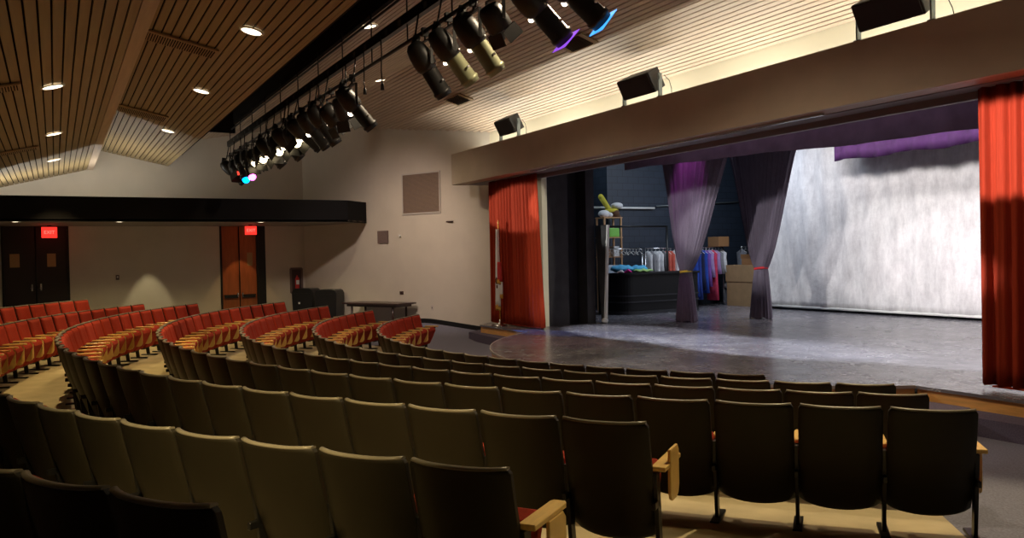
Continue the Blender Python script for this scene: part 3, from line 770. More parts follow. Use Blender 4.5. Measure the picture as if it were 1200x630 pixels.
# near, large
nw = lambda a: math.radians(a)
spotlight(4.75, 'ellipsoidal', nw(-6), 38, 'black spotlight glowing sky blue at its tip, rightmost at the top edge', (M['gelblue'], 'glowing sky blue colour filter'), sc=1.12)
spotlight(4.12, 'ellipsoidal', nw(-3), 42, 'black spotlight with a violet filter, second from the right at the top edge', (M['gelviolet'], 'glowing violet colour filter'), sc=1.12)
spotlight(3.25, 'fresnel', nw(10), 50, 'boxy black spotlight with barn doors, left of the violet one', None, leak=False, sc=.92)
spotlight(2.70, 'ellipsoidal', nw(-4), 52, 'grey green spotlight, right one of the trio above the centre', None, body=M['olive'])
spotlight(1.98, 'ellipsoidal', nw(-2), 50, 'grey green spotlight, middle one of the trio above the centre', None, body=M['olive'])
spotlight(1.22, 'ellipsoidal', nw(3), 55, 'black spotlight, left one of the trio above the centre', None, leak=False)
far = [(-1.9, 'ellipsoidal', 0, 48, None, True), (-2.35, 'fresnel', 25, 62, None, False), (-3.1, 'fresnel', 8, 50, None, True), (-3.8, 'ellipsoidal', -6, 55, None, False), (-4.5, 'ellipsoidal', 4, 50, None, True),
       (-5.2, 'ellipsoidal', -3, 40, None, True), (-5.9, 'fresnel', -60, 52, M['gelwarm'], False), (-6.6, 'ellipsoidal', 0, 46, None, True), (-7.4, 'fresnel', -70, 52, M['gelwarm'], False), (-8.2, 'ellipsoidal', -8, 48, None, True),
       (-9.0, 'fresnel', -75, 50, M['gelwarm'], True), (-9.8, 'fresnel', -85, 50, M['gelwarm'], False), (-10.6, 'ellipsoidal', -80, 55, M['gelpink'], False), (-11.4, 'ellipsoidal', -80, 55, M['geldeep'], False), (-12.2, 'fresnel', -60, 60, M['gelred'], False), (-12.9, 'ellipsoidal', 0, 45, None, False)]
ordn = ['first', 'second', 'third', 'fourth', 'fifth', 'sixth', 'seventh', 'eighth', 'ninth', 'tenth', 'eleventh', 'twelfth', 'thirteenth', 'fourteenth', 'fifteenth', 'sixteenth', 'seventeenth', 'eighteenth', 'nineteenth', 'twentieth']
for i, (x, kd, pan, tl, g, lk) in enumerate(far):
    nm = {None: '', M['gelwarm']: ' shining warm white', M['gelpink']: ' shining magenta', M['geldeep']: ' shining bright blue', M['gelred']: ' with a red glint'}[g]
    spotlight(x, kd, nw(pan), tl, 'black %s%s, %s from the far cluster\'s near end' % ('barn-door spotlight' if kd == 'fresnel' else 'tubular spotlight', nm, ordn[i]), (g, 'glowing filter') if g else None, leak=lk, sc=1.15)
# loose hanging leads
for x, l, lab in ((-1.15, .62, 'loose black lead hanging from the pipe between the spotlight trio and the far cluster'), (-.35, .70, 'loose black lead with curved end hanging just left of the spotlight trio')):
    T = thing('hanging_lead', lab, 'cable', (x, PY - .05, PZ + .28))
    bm = NB(); tube(bm, [(0, 0, 0), (.02, 0, -.2), (-.01, 0, -.5), (.02, 0, -l)], .011); obj('cord', bm, M['cable'], T)
    bm = NB(); cyl(bm, (.02, 0, -l - .09), (.02, 0, -l + .01), .03, .02); obj('plug', bm, M['cable'], T)

# stage light beams from the pipe
STG = (.86, .90, 1.0)
def beam(x, tx, ty, tz_, e, col, ang, bl=.25): lamp('SPOT', 'spotlight_lamp', (x, PY + .80, PZ - 1.10), e, col, .06, None, ang, bl, target=(tx, ty, tz_))
def wash(x, tx, ty, tz_, e, col, hang, vang, bl=.2):
    """shuttered beam: an elliptical cone, wide across the stage and low"""
    o = lamp('SPOT', 'spotlight_lamp', (x, PY + .80, PZ - 1.10), e, col, .06, None, nw(vang), bl, target=(tx, ty, tz_))
    k = math.tan(nw(hang) / 2) / math.tan(nw(vang) / 2); o.scale = (k, 1, 1); return o
for x, e, c_ in ((6.0, 2600, (1, .88, .92)), (3.5, 2600, (1, .90, .92)), (1.0, 2200, (1, .93, .93)), (-1.5, 1700, (1, .97, .93)), (-4.0, 1100, (.98, .98, .96)), (-6.5, 900, (.96, .98, .98))):
    wash(x, x * .8, 5.8, Z(-.30), e, c_, 46, 14.5, .25)
for x, tx, ty, e in ((4.0, 3.2, -.6, 3800), (1.0, .5, -2.0, 4400), (-2.5, -2.6, -2.0, 4400)): wash(x, tx, ty, ZS, e, STG, 50, 13, .5)
wash(-4.5, 2.2, -4.6, ZS, 900, (1, .88, .80), 50, 16)
beam(-11.4, -4.2, -3.0, ZS, 3500, (.10, .25, 1), nw(11), .5); beam(-10.6, -3.2, -4.6, ZS, 1300, (1, .35, .45), nw(14), .6)
lamp('SPOT', 'curtain_lamp', (-4.2, -7.2, Z(3.4)), 50, (1, .85, .7), .08, None, nw(26), .8, target=(-6.2, -3.1, Z(.1)))
lamp('SPOT', 'curtain_lamp', (7.5, -6.6, Z(3.3)), 40, (1, .85, .7), .08, None, nw(40), .8, target=(6.6, -3.1, Z(.0)))
wash(3.5, -5.95, -2.65, Z(-.15), 1500, (1, .93, .75), 4, 22, .3)
lamp('AREA', 'cyc_fill', (1, 4.2, Z(3.2)), 230, (1, .95, .93), 11, None, sizey=.2, target=(1, 5.8, Z(.4)))  # unseen fill added to even out the white backcloth
lamp('AREA', 'teaser_fill', (0.5, -1.6, Z(2.6)), 9, (.95, .75, 1), 8, None, sizey=.2, target=(.5, -.4, Z(1.8)))  # unseen fill added to lift the teaser cloth out of the dark
lamp('AREA', 'wing_fill', (-9.2, -.4, Z(3.4)), 22, (.7, .85, 1), .5, None, target=(-10.0, 2.0, Z(2.2)))  # unseen fill added for the wall face at the wing corner
# unseen fill lamp added to brighten the clothes racks in the wing
lamp('AREA', 'rack_fill', (-5.5, 3.4, Z(3.4)), 140, (.75, .85, 1), 1.5, (0, 0, 0), sizey=1.5, target=(-7.6, 4.6, Z(-1)))
lamp('SPOT', 'border_lamp', (-3.9, .0, Z(3.6)), 150, (.85, .15, .8), .1, None, nw(40), .6, target=(-4.3, .9, Z(1.6)))

# ------------------------------------------------------------------ ceiling diffusers
def diffuser(x0, x1, y0, y1, zf_, label, sl):
    cy = (y0 + y1) / 2; T = thing('ceiling_vent', label, 'air vent', ((x0 + x1) / 2, cy, zf_(cy) - .015), 0, 'slot air vents in the ceiling')
    tl = Matrix.Rotation(sl, 4, 'X'); w_ = (x1 - x0) / 2; h = (y1 - y0) / 2
    bm = NB(); box(bm, -w_, w_, -h, h, -.03, 0, tl); obj('panel', bm, M['ventdark'], T, bevel=.005)
    bm = NB(); n = int(2 * h / .035)
    for i in range(n): yy = -h + .02 + i * (2 * h - .04) / n; box(bm, -w_ * .75, w_ * .75, yy, yy + .012, -.042, -.029, tl)
    obj('slots', bm, M['void'], T)
diffuser(-1.72, -1.20, -11.95, -10.95, mz, 'brown slot air vent, nearer one in the middle slatted panel', ms)
diffuser(-8.1, -7.4, -11.95, -10.95, mz, 'brown slot air vent, farther one in the middle slatted panel', ms)
diffuser(-1.55, -1.15, -14.2, -13.5, lz, 'brown slot air vent, nearer one in the rear slatted panel', ls)
diffuser(-8.3, -7.9, -14.3, -13.4, lz, 'brown slot air vent, farther one in the rear slatted panel', ls)
cf = lambda y: cz_F(y); fs = math.atan(-.307)
diffuser(-1.75, -.85, -4.75, -4.35, cf, 'brown air vent in the front slats, below the violet spotlight', fs)
diffuser(-7.3, -6.4, -4.55, -4.15, cf, 'brown air vent in the front slats, below the spotlight trio', fs)

# ------------------------------------------------------------------ things on the angled wall
def wallbox(name, label, cat, s, z, w_, h, d, m, extra=None):
    T = thing(name, label, cat, wallA(s, 0, z)); T.rotation_euler = (0, 0, math.radians(25))
    bm = NB(); box(bm, -w_ / 2, w_ / 2, -d, 0, -h / 2, h / 2); obj('plate', bm, m, T, bevel=.004)
    if extra: extra(T, w_, h, d)
    return T
def sA(x): return (WA[0] - x) / math.cos(math.radians(25))
def gr(T, w_, h, d):
    bm = NB()
    for s in (-1, 1): box(bm, s * (w_ / 2) - .02, s * (w_ / 2) + .02, -d - .01, 0, -h / 2 - .02, h / 2 + .02)
    for s in (-1, 1): box(bm, -w_ / 2, w_ / 2, -d - .01, 0, s * h / 2 - .02, s * h / 2 + .02)
    obj('frame', bm, M['plate'], T)
    bm = NB(); k = int(h / .03)
    for i in range(k): box(bm, -w_ / 2 + .02, w_ / 2 - .02, -d - .006, -d, -h / 2 + i * .03 + .005, -h / 2 + i * .03 + .012)
    obj('louvres', bm, M['ventdark'], T)
wallbox('wall_grille', 'large square brown grille high on the angled wall', 'vent', sA(-10.80), Z(1.895), 1.46, 1.17, .03, M['vent'], gr)
wallbox('wall_speaker', 'small square grey speaker grille on the wall above the dark table', 'speaker', sA(-12.24), Z(.66), .44, .38, .04, M['vent'], lambda T, w_, h, d: None)
def sw(T, w_, h, d):
    bm = NB(); box(bm, -.012, .012, -d - .012, -d, -.02, .02); obj('toggle', bm, M['plated'], T)
wallbox('wall_outlet', 'pale outlet plate low on the wall right of the dark table', 'outlet', sA(-10.50), Z(-1.455), .10, .15, .012, M['plate'], sw)
wallbox('wall_switch', 'dark red switch box on the wall above the dark table', 'switch', sA(-11.59), Z(-1.03), .13, .09, .03, M['plated'], sw)
wallbox('wall_plate', 'blank cream plate on the wall above the right end of the dark table', 'switch', sA(-11.13), Z(-.98), .07, .14, .01, M['wall'])
wallbox('wall_bracket', 'thin dark bracket on the bare wall left of the red curtain', 'bracket', sA(-9.82), Z(1.02), .22, .035, .06, M['plated'])
wallbox('wall_sensor', 'tiny round white sensor on the wall beside the small speaker grille', 'sensor', sA(-11.6), Z(.68), .07, .07, .05, M['whitepaint'])
def fe(T, w_, h, d):
    bm = NB(); lathe(bm, [(.001, -.30), (.065, -.30), (.07, -.26), (.07, .05), (.05, .11), (.02, .13), (.02, .18), (.001, .18)], Matrix.Translation((0, -.11, 0)), 16); obj('extinguisher', bm, M['flagred'], T)
    bm = NB(); box(bm, -.05, .05, -.18, -.175, -.12, .02); obj('tag', bm, M['whitecloth'], T)
    bm = NB()
    for s in (-1, 1): box(bm, s * w_ / 2 - .03, s * w_ / 2 + .03, -d - .02, 0, -h / 2, h / 2); box(bm, -w_ / 2, w_ / 2, -d - .02, 0, s * h / 2 - .03, s * h / 2 + .03)
    obj('frame', bm, M['vent'], T)
FEC = wallbox('fire_extinguisher_cabinet', 'brown framed wall cabinet holding a red fire extinguisher', 'fire extinguisher', sA(-15.2), Z(-.66), .36, .80, .03, M['plated'], fe)
FEC.location = (-15.55, -6.24, Z(-.66)); FEC.rotation_euler = (0, 0, PI / 2)
T = thing('thermostat', 'tiny dark thermostat on the lit wall between the two doors', 'thermostat', (-15.55, -11.55, Z(-.39)))
bm = NB(); box(bm, 0, .03, -.045, .045, -.07, .07); obj('case', bm, M['plated'], T, bevel=.005)
bm = NB(); box(bm, .03, .034, -.02, .02, -.02, .04); obj('dial', bm, M['whitepaint'], T)

# dark table against the wall
c = wallA(3.9, .52); tzf = floorz(c.x, c.y)
T = thing('folding_table', 'long dark walnut table standing against the angled wall', 'table', (c.x, c.y, tzf), math.radians(25))
bm = NB(); box(bm, -1.15, 1.15, -.40, .40, .71, .76); obj('tabletop', bm, M['table'], T, bevel=.008)
bm = NB(); box(bm, -1.02, 1.02, -.33, .33, .64, .71); obj('apron', bm, M['table'], T)
for sx in (-1, 1):
    for sy in (-1, 1):
        bm = NB(); cyl(bm, (sx * .85, sy * .28, 0), (sx * .85, sy * .28, .66), .035, .035, n=8); obj('leg', bm, M['table'], T)
# two tall black bins
for s, lab in ((7.16, 'left one of two tall black rolling bins below the extinguisher cabinet'), (6.07, 'right one of two tall black rolling bins, nearer the dark table')):
    c = wallA(s, .50); zf_ = floorz(c.x, c.y)
    T = thing('rolling_bin', lab, 'bin', (c.x, c.y, zf_), math.radians(44), 'tall black bins by the wall')
    bm = NB()
    pts = [(-.33, .10), (.33, .10), (.38, .95), (.38, 1.10), (.34, 1.18), (.26, 1.215), (-.26, 1.215), (-.34, 1.18), (-.38, 1.10), (-.38, .95)]
    a = [bm.verts.new((x, -.26, z)) for x, z in pts]; b = [bm.verts.new((x, .26, z)) for x, z in pts]
    bm.faces.new(a); bm.faces.new(b[::-1])
    for i in range(len(pts)): bm.faces.new((a[i], b[i], b[(i + 1) % len(pts)], a[(i + 1) % len(pts)]))
    obj('bin_body', bm, M['bin'], T, bevel=.02)
    bm = NB(); box(bm, -.30, .30, -.275, -.262, 1.02, 1.06); obj('lid_rim', bm, M['bin'], T)
    for sx in (-1, 1):
        bm = NB(); cyl(bm, (sx * .22 - .02, .15, .07), (sx * .22 + .02, .15, .07), .07); obj('wheel', bm, M['cable'], T)
        bm = NB(); cyl(bm, (sx * .22 - .02, -.15, .05), (sx * .22 + .02, -.15, .05), .05); box(bm, sx * .22 - .02, sx * .22 + .02, -.17, -.13, .05, .12); obj('caster', bm, M['cable'], T)
    if 'left' in lab:
        bm = NB(); box(bm, -.14, -.08, -.268, -.26, .72, .78); o = obj('sticker', bm, M['whitepaint'], T); o['label'] = 'small white sticker'

# ------------------------------------------------------------------ chairs
def chair_meshes():
    out = {}
    # curved outer shell
    prof = [(.845, .0), (.80, .012), (.70, .035), (.60, .062), (.50, .092), (.40, .125), (.30, .165), (.22, .20), (.175, .225)]   # (z, y)
    def prof_at(t):
        k = t * (len(prof) - 1); i = min(int(k), len(prof) - 2); f = k - i
        return prof[i][0] * (1 - f) + prof[i + 1][0] * f, prof[i][1] * (1 - f) + prof[i + 1][1] * f
    bm = NB(); nu, nv = 12, 18; W = .2515
    def P(u, v, th):
        z, y = prof_at(v); s = 2 * u - 1
        wd = W * (1 + .004 * v)
        if v < .08: wd -= .014 * (1 - v / .08) ** 2                  # rounded top corners
        x = wd * s
        y += .045 * abs(s) ** 3                                       # sides wrap forward
        z += -.040 * (1 - s * s) * max(0, v - .7) / .3 + .012 * (abs(s) ** 8) * max(0, v - .7) / .3 - .006 * (1 - s * s) * (1 - v)
        return Vector((x, y + th, z))
    F_ = [[bm.verts.new(P(i / nu, j / nv, .0)) for j in range(nv + 1)] for i in range(nu + 1)]
    B_ = [[bm.verts.new(P(i / nu, j / nv, .032)) for j in range(nv + 1)] for i in range(nu + 1)]
    for i in range(nu):
        for j in range(nv):
            bm.faces.new((F_[i][j], F_[i + 1][j], F_[i + 1][j + 1], F_[i][j + 1])).smooth = True
            bm.faces.new((B_[i][j], B_[i][j + 1], B_[i + 1][j + 1], B_[i + 1][j])).smooth = True
        bm.faces.new((F_[i][0], B_[i][0], B_[i + 1][0], F_[i + 1][0])); bm.faces.new((F_[i][nv], F_[i + 1][nv], B_[i + 1][nv], B_[i][nv]))
    for j in range(nv):
        bm.faces.new((F_[0][j], F_[0][j + 1], B_[0][j + 1], B_[0][j])); bm.faces.new((F_[nu][j], B_[nu][j], B_[nu][j + 1], F_[nu][j + 1]))
    out['shell'] = (bm, M['shell'], .004)
    # top rim bead that carries the painted highlight
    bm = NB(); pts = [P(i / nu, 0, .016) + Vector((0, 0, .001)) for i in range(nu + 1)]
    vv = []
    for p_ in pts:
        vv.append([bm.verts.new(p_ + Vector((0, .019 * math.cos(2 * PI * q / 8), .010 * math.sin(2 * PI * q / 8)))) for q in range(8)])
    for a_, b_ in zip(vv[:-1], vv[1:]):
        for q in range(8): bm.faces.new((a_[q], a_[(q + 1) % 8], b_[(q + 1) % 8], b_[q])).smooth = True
    bm.faces.new(vv[0]); bm.faces.new(vv[-1][::-1]); out['rim_highlight'] = (bm, M['rim'], 0)
    # red back cushion
    bm = NB(); nu2, nv2 = 8, 10
    def Q(u, v, th):
        p = P(.04 + .92 * u, .03 + .60 * v, .034); e = min(u, 1 - u, v, 1 - v); return p + Vector((0, th * min(1, e * 7 + .25), 0))
    F_ = [[bm.verts.new(Q(i / nu2, j / nv2, .0)) for j in range(nv2 + 1)] for i in range(nu2 + 1)]
    B_ = [[bm.verts.new(Q(i / nu2, j / nv2, .055)) for j in range(nv2 + 1)] for i in range(nu2 + 1)]
    for i in range(nu2):
        for j in range(nv2):
            bm.faces.new((F_[i][j], F_[i + 1][j], F_[i + 1][j + 1], F_[i][j + 1])); bm.faces.new((B_[i][j], B_[i][j + 1], B_[i + 1][j + 1], B_[i + 1][j])).smooth = True
        bm.faces.new((F_[i][0], B_[i][0], B_[i + 1][0], F_[i + 1][0])); bm.faces.new((F_[i][nv2], F_[i + 1][nv2], B_[i + 1][nv2], B_[i][nv2]))
    for j in range(nv2):
        bm.faces.new((F_[0][j], F_[0][j + 1], B_[0][j + 1], B_[0][j])); bm.faces.new((F_[nu2][j], B_[nu2][j], B_[nu2][j + 1], F_[nu2][j + 1]))
    out['back_cushion'] = (bm, M['cushion'], 0)
    # tipped up seat: a wedge leaning towards the stage
    bm = NB()
    sp = [(.20, .33), (.27, .20), (.33, .17), (.40, .30), (.49, .49), (.47, .55), (.40, .57), (.33, .54)]
    a = [bm.verts.new((-.215, y, z)) for y, z in sp]; b = [bm.verts.new((.215, y, z)) for y, z in sp]
    bm.faces.new(a); bm.faces.new(b[::-1])
    for i in range(len(sp)): bm.faces.new((a[i], b[i], b[(i + 1) % len(sp)], a[(i + 1) % len(sp)]))
    out['seat'] = (bm, M['cushion'], .02)
    # arm cap
    def arm(s):
        bm = NB(); x = s * .265
        pts = [(x - .012, .20), (x + .012, .20), (x + .028, .27), (x + .028, .50), (x + .018, .525), (x - .018, .525), (x - .028, .50), (x - .028, .27)]
        prism(bm, pts, .563, .589); return (bm, M['armwood'], .004)
    out['armrest'] = arm(1); out['armrest_l'] = arm(-1)
    # stowed writing tablet: rounded board hanging beside the seat
    bm = NB()
    tp = [(.29, .562), (.46, .562), (.49, .53), (.49, .32), (.465, .28), (.43, .265), (.34, .265), (.305, .28), (.285, .32)]
    a = [bm.verts.new((.262, y, z)) for y, z in tp]; b = [bm.verts.new((.280, y, z)) for y, z in tp]
    bm.faces.new(a); bm.faces.new(b[::-1])
    for i in range(len(tp)): bm.faces.new((a[i], b[i], b[(i + 1) % len(tp)], a[(i + 1) % len(tp)]))
    out['writing_tablet'] = (bm, M['armwood'], .004)
    def leg(s):
        bm = NB(); x = s * .262
        quadbox(bm, [Vector(p) for p in ((x - .012, .20, 0), (x + .012, .20, 0), (x + .012, .26, 0), (x - .012, .26, 0), (x - .012, .13, .56), (x + .012, .13, .56), (x + .012, .20, .56), (x - .012, .20, .56))])
        box(bm, x - .03, x + .03, .10, .40, 0, .022); box(bm, x - .012, x + .012, .15, .46, .535, .56)
        box(bm, x - .012, x + .012, .10, .20, .36, .40)
        return (bm, M['steel'], .003)
    bm = NB(); prism(bm, [(.238, .14), (.322, .14), (.322, .50), (.310, .525), (.250, .525), (.238, .50)], .563, .590); out['armrest_end'] = (bm, M['armwood'], .004)
    out['leg'] = leg(1); out['leg_l'] = leg(-1)
    return out
CM = chair_meshes(); CD = {}
for k, (bm, m, bv) in CM.items():
    bmesh.ops.recalc_face_normals(bm, faces=bm.faces)
    if bv:
        sharp = [e for e in bm.edges if len(e.link_faces) == 2 and e.calc_face_angle(0) > .9]
        bmesh.ops.bevel(bm, geom=sharp, offset=bv, segments=1, affect='EDGES', profile=.5)
    nm = {'shell': 'backrest_shell', 'armrest_l': 'armrest', 'armrest_end': 'armrest', 'leg_l': 'leg'}.get(k, k)
    me = bpy.data.meshes.new(nm); bm.to_mesh(me); bm.free(); me.materials.append(m); CD[k] = (nm, me)
TN = [-.4228, -.2932, -.2876, -.283, -.4245, -.4439, -.4615]
TFR = [-1.8485, -1.8383, -1.8387, -1.8405, -1.7022, -1.6895, -1.6746]
NCH = [24, 29, 33, 36, 33, 35, 37]
rows = ['front', 'second', 'third', 'fourth', 'fifth', 'sixth', 'rearmost']
def ordinal(n):
    if n <= 20: return ordn[n - 1]
    return 'twenty-' + ordn[n - 21]
def add_chair(x, y, z, rz, label, group, first, last=False, raised=False):
    T = thing('auditorium_chair', label, 'chair', (x, y, z), rz, group)
    for k in ('shell', 'back_cushion', 'seat', 'armrest_end' if last else 'armrest', 'writing_tablet', 'leg') + (('armrest_l', 'leg_l') if first else ()):
        nm, me = CD[k]; o = bpy.data.objects.new(nm, me); COL.objects.link(o); o.parent = T
        if k == 'writing_tablet' and last: o.location = (.045, -.04 if raised else 0, .10 if raised else 0)
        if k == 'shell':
            nm, me = CD['rim_highlight']; q = bpy.data.objects.new(nm, me); COL.objects.link(q); q.parent = o
for i in range(7):
    n = NCH[i]; r = ROW_R[i]; dN = TN[i] + 1.064 - (.012 if i == 6 else 0); dF = TFR[i] + 1.064
    for j in range(n):                      # j = 0 at the far end
        d = dF + (dN - dF) * j / (n - 1)
        x, y = r * math.sin(d), -r * math.cos(d); z = ROW_F[i] + .012
        ok = False; rz = math.atan2(-y, -x) - PI / 2
        cc, ss = math.cos(rz), math.sin(rz)
        for lx in (-.27, 0, .27):
            for ly in (0, .45):
                for lz_ in (.1, .45, .86):
                    q = proj((x + lx * cc - ly * ss, y + lx * ss + ly * cc, z + lz_))
                    if q and -4 < q[0] < 1204 and -4 < q[1] < 634: ok = True
        if not ok: continue
        far_half = j < n / 2
        k = j + 1 if far_half else n - j
        kd = 'red seat' if d < -.25 else 'dark-backed seat'
        lab = 'tip-up auditorium chair, %s, %s from the %s end of the %s row' % (kd, ordinal(k), 'far left' if far_half else 'near right', rows[i])
        add_chair(x, y, z, rz, lab, 'auditorium chairs of the %s row' % rows[i], j == 0, j == n - 1, i == 4)

# ------------------------------------------------------------------ stage wing contents
# black counter with rounded end
T = thing('bar_counter', 'black curved bar counter in the stage wing before the clothes racks', 'counter', (-7.9, 2.3, ZS))
def cpoly(g):
    pts = [(-.45, 1.55 + g), (.45 + g, 1.50 + g)]
    for i in range(9): a = i / 8 * PI / 2; pts.append((.05 + (.42 + g) * math.cos(a), -.95 - (.42 + g) * math.sin(a)))
    pts += [(-.45, -1.37 - g)]
    return pts
bm = NB(); prism(bm, cpoly(0), 0, 1.14); obj('body', bm, M['counter'], T)
bm = NB(); prism(bm, cpoly(.05), 1.14, 1.20); obj('countertop', bm, M['counter'], T, bevel=.01)
for z in (.0, .34, .52):
    bm = NB(); prism(bm, cpoly(.02), z, z + .035 + (.06 if z == 0 else 0)); obj('moulding', bm, M['backblack'], T)
# metal frame
T = thing('goalpost_frame', 'black metal goalpost frame rising behind the bar counter', 'frame', (-8.48, 2.25, ZS))
bm = NB(); cyl(bm, (0, -1.35, 2.58), (0, 1.25, 2.58), .03); obj('crossbar', bm, M['steel'], T)
for y in (-1.35, 1.25):
    bm = NB(); cyl(bm, (0, y, 0), (0, y, 2.6), .035); box(bm, -.15, .15, y - .12, y + .12, 0, .02); obj('post', bm, M['steel'], T)
# flat at the throat edge
T = thing('scenery_flat', 'narrow tapering black scenery flat with a white edge beside the stage opening', 'scenery flat', (-5.62, -.95, ZS))
bm = NB()
p = [(-.14, 0), (.0, 0), (.18, 2.50), (-.36, 2.50)]
a = [bm.verts.new((x, 0, z)) for x, z in p]; b = [bm.verts.new((x, .05, z)) for x, z in p]
bm.faces.new(a); bm.faces.new(b[::-1])
for i in range(4): bm.faces.new((a[i], b[i], b[(i + 1) % 4], a[(i + 1) % 4]))
obj('panel', bm, M['flatgrey'], T)
bm = NB()
p = [(-.03, 0), (.04, 0), (.20, 2.50), (.155, 2.50)]
a = [bm.verts.new((x, -.015, z)) for x, z in p]; b = [bm.verts.new((x, .055, z)) for x, z in p]
bm.faces.new(a); bm.faces.new(b[::-1])
for i in range(4): bm.faces.new((a[i], b[i], b[(i + 1) % 4], a[(i + 1) % 4]))
o = obj('edge_strip', bm, M['whitepaint'], T); o['label'] = 'white edge strip'
bm = NB(); blob(bm, (.03, -.02, .07), (.10, .08, .07)); o = obj('sandbag', bm, M['whitecloth'], T)
# white pipe along wing wall
bm = NB(); cyl(bm, (-9.50, 1.3, Z(1.45)), (-9.50, 3.85, Z(1.45)), .035); tag(obj('wall_pipe', bm, M['whitepaint']), 'white pipe fixed along the navy block wall of the wing', 'pipe')
bm = NB(); cyl(bm, (-9.52, 3.95, Z(1.52)), (-9.52, 8.2, Z(1.74)), .022); tag(obj('wall_conduit', bm, M['bracket']), 'thin grey conduit on the navy block wall, seen between the tied drapes', 'conduit')
# shelf with props
T = thing('storage_rack', 'tall open pine storage rack at the corner of the wing', 'shelf', (-9.25, 1.84, ZS))
for y in (-.3, .32):
    for x in (-.2, .2):
        bm = NB(); box(bm, x - .025, x + .025, y - .025, y + .025, 0, 2.9); obj('post', bm, M['cratewood'], T)
for z in (1.05, 1.65, 2.25, 2.86):
    bm = NB(); box(bm, -.24, .24, -.34, .36, z, z + .03); obj('shelf_board', bm, M['cratewood'], T)
SHX, SHY = -9.25, 1.84
def prop(name, label, cat, bm, m, **k): return tag(obj(name, bm, m, **k), label, cat)
bm = NB(); box(bm, SHX - .2, SHX + .2, SHY - .12, SHY + .27, ZS + 2.28, ZS + 2.56); prop('storage_tub', 'lime green plastic tub on the upper shelf of the pine rack', 'storage tub', bm, M['green'], bevel=.03)
bm = NB(); box(bm, SHX - .2, SHX + .2, SHY - .27, SHY + .24, ZS + 1.08, ZS + 1.42); prop('storage_tub', 'pale clear plastic tub on the lowest visible shelf of the pine rack', 'storage tub', bm, M['clear'], bevel=.03)
bm = NB(); box(bm, SHX - .15, SHX + .15, SHY + .08, SHY + .30, ZS + 1.68, ZS + 2.0); prop('paper_box', 'white paper box on the middle shelf of the pine rack', 'box', bm, M['whitecloth'], bevel=.01)
bm = NB(); box(bm, SHX - .15, SHX + .1, SHY - .25, SHY - .02, ZS + 1.68, ZS + 1.9); prop('paper_box', 'brown paper box on the middle shelf of the pine rack', 'box', bm, M['card2'], bevel=.01)
TZ = ZS + 2.89
bm = NB(); cyl(bm, (SHX + .05, SHY - .30, TZ + .62), (SHX, SHY + .05, TZ + .22), .085, .075, 14); blob(bm, (SHX + .05, SHY - .31, TZ + .63), (.085,) * 3); blob(bm, (SHX, SHY + .12, TZ + .22), (.12, .26, .07)); prop('stuffed_toy', 'yellow tube-shaped plush toy lying on top of the pine rack', 'toy', bm, M['yellow'])
bm = NB(); blob(bm, (SHX + .02, SHY - .18, TZ + .11), (.15, .20, .12)); blob(bm, (SHX + .02, SHY + .02, TZ + .08), (.10, .12, .08)); prop('stuffed_toy', 'white rounded plush toy on top of the pine rack, left side', 'toy', bm, M['whitecloth'])
bm = NB(); blob(bm, (SHX, SHY + .24, TZ + .13), (.16, .15, .13)); blob(bm, (SHX, SHY + .34, TZ - .02 + .06), (.10, .12, .06)); blob(bm, (SHX, SHY + .12, TZ + .22 - .04), (.08, .10, .09)); prop('stuffed_toy', 'brown furry plush toy on top of the pine rack', 'toy', bm, M['brown'])
bm = NB(); blob(bm, (SHX, SHY + .33, TZ + .37), (.17, .20, .10)); prop('white_cap', 'puffy white cap on the brown plush toy', 'hat', bm, M['whitecloth'])
bm = NB(); box(bm, SHX - .05, SHX + .08, SHY - .20, SHY - .05, ZS + 2.28, ZS + 2.45); prop('wooden_block', 'small wooden block on the upper shelf left of the green tub', 'block', bm, M['cratewood'], bevel=.01)

def garment(x, y, z, w_, h, m, label, T0=None, th=.07, flare=.0, group='garments on the clothes racks', rz=0):
    T = thing('garment', label, 'garment', (x, y, z), rz, group)
    bm = NB()
    tube(bm, [(0, 0, .0), (.02, 0, .04), (.0, 0, .07), (-.02, 0, .05)], .005, 5)
    tube(bm, [(-w_ / 2, 0, -.12), (0, 0, 0), (w_ / 2, 0, -.12)], .008, 5); obj('hanger', bm, M['whitepaint'], T)
    if h:
        bm = NB()
        rows_ = [(-.02, .08, .4), (-.06, w_ * .28, .7), (-.14, w_ / 2, 1), (-.3, w_ / 2 * .92, 1), (-h * .6, w_ / 2 * .9 + flare * .5, 1.1), (-h, w_ / 2 + flare, 1.2)]
        n = 14; R_ = []
        for k, (zz, hw, tt) in enumerate(rows_):
            R_.append([bm.verts.new((hw * math.cos(2 * PI * q / n), th * tt * math.sin(2 * PI * q / n) * (1 + .2 * math.sin(5 * 2 * PI * q / n + k)), zz)) for q in range(n)])
        for a, b in zip(R_[:-1], R_[1:]):
            for q in range(n): bm.faces.new((a[q], b[q], b[(q + 1) % n], a[(q + 1) % n])).smooth = True
        bm.faces.new(R_[-1]); bm.faces.new(R_[0][::-1]); obj('cloth', bm, m, T)
    return T
def rack(x, y0, y1, ztop, label):
    T = thing('clothes_rack', label, 'clothes rack', (x, (y0 + y1) / 2, ZS)); h = (y1 - y0) / 2
    bm = NB(); cyl(bm, (0, -h, ztop), (0, h, ztop), .018, n=8); obj('rail', bm, M['chrome'], T)
    for s in (-1, 1):
        bm = NB(); cyl(bm, (0, s * h, .08), (0, s * h, ztop), .018, n=8); cyl(bm, (-.25, s * h, .08), (.25, s * h, .08), .015, n=6); obj('upright', bm, M['chrome'], T)
        for q in (-1, 1):
            bm = NB(); cyl(bm, (q * .24, s * h - .015, .035), (q * .24, s * h + .015, .035), .035, n=10); obj('caster', bm, M['cable'], T)
RT = Z(.15) - ZS
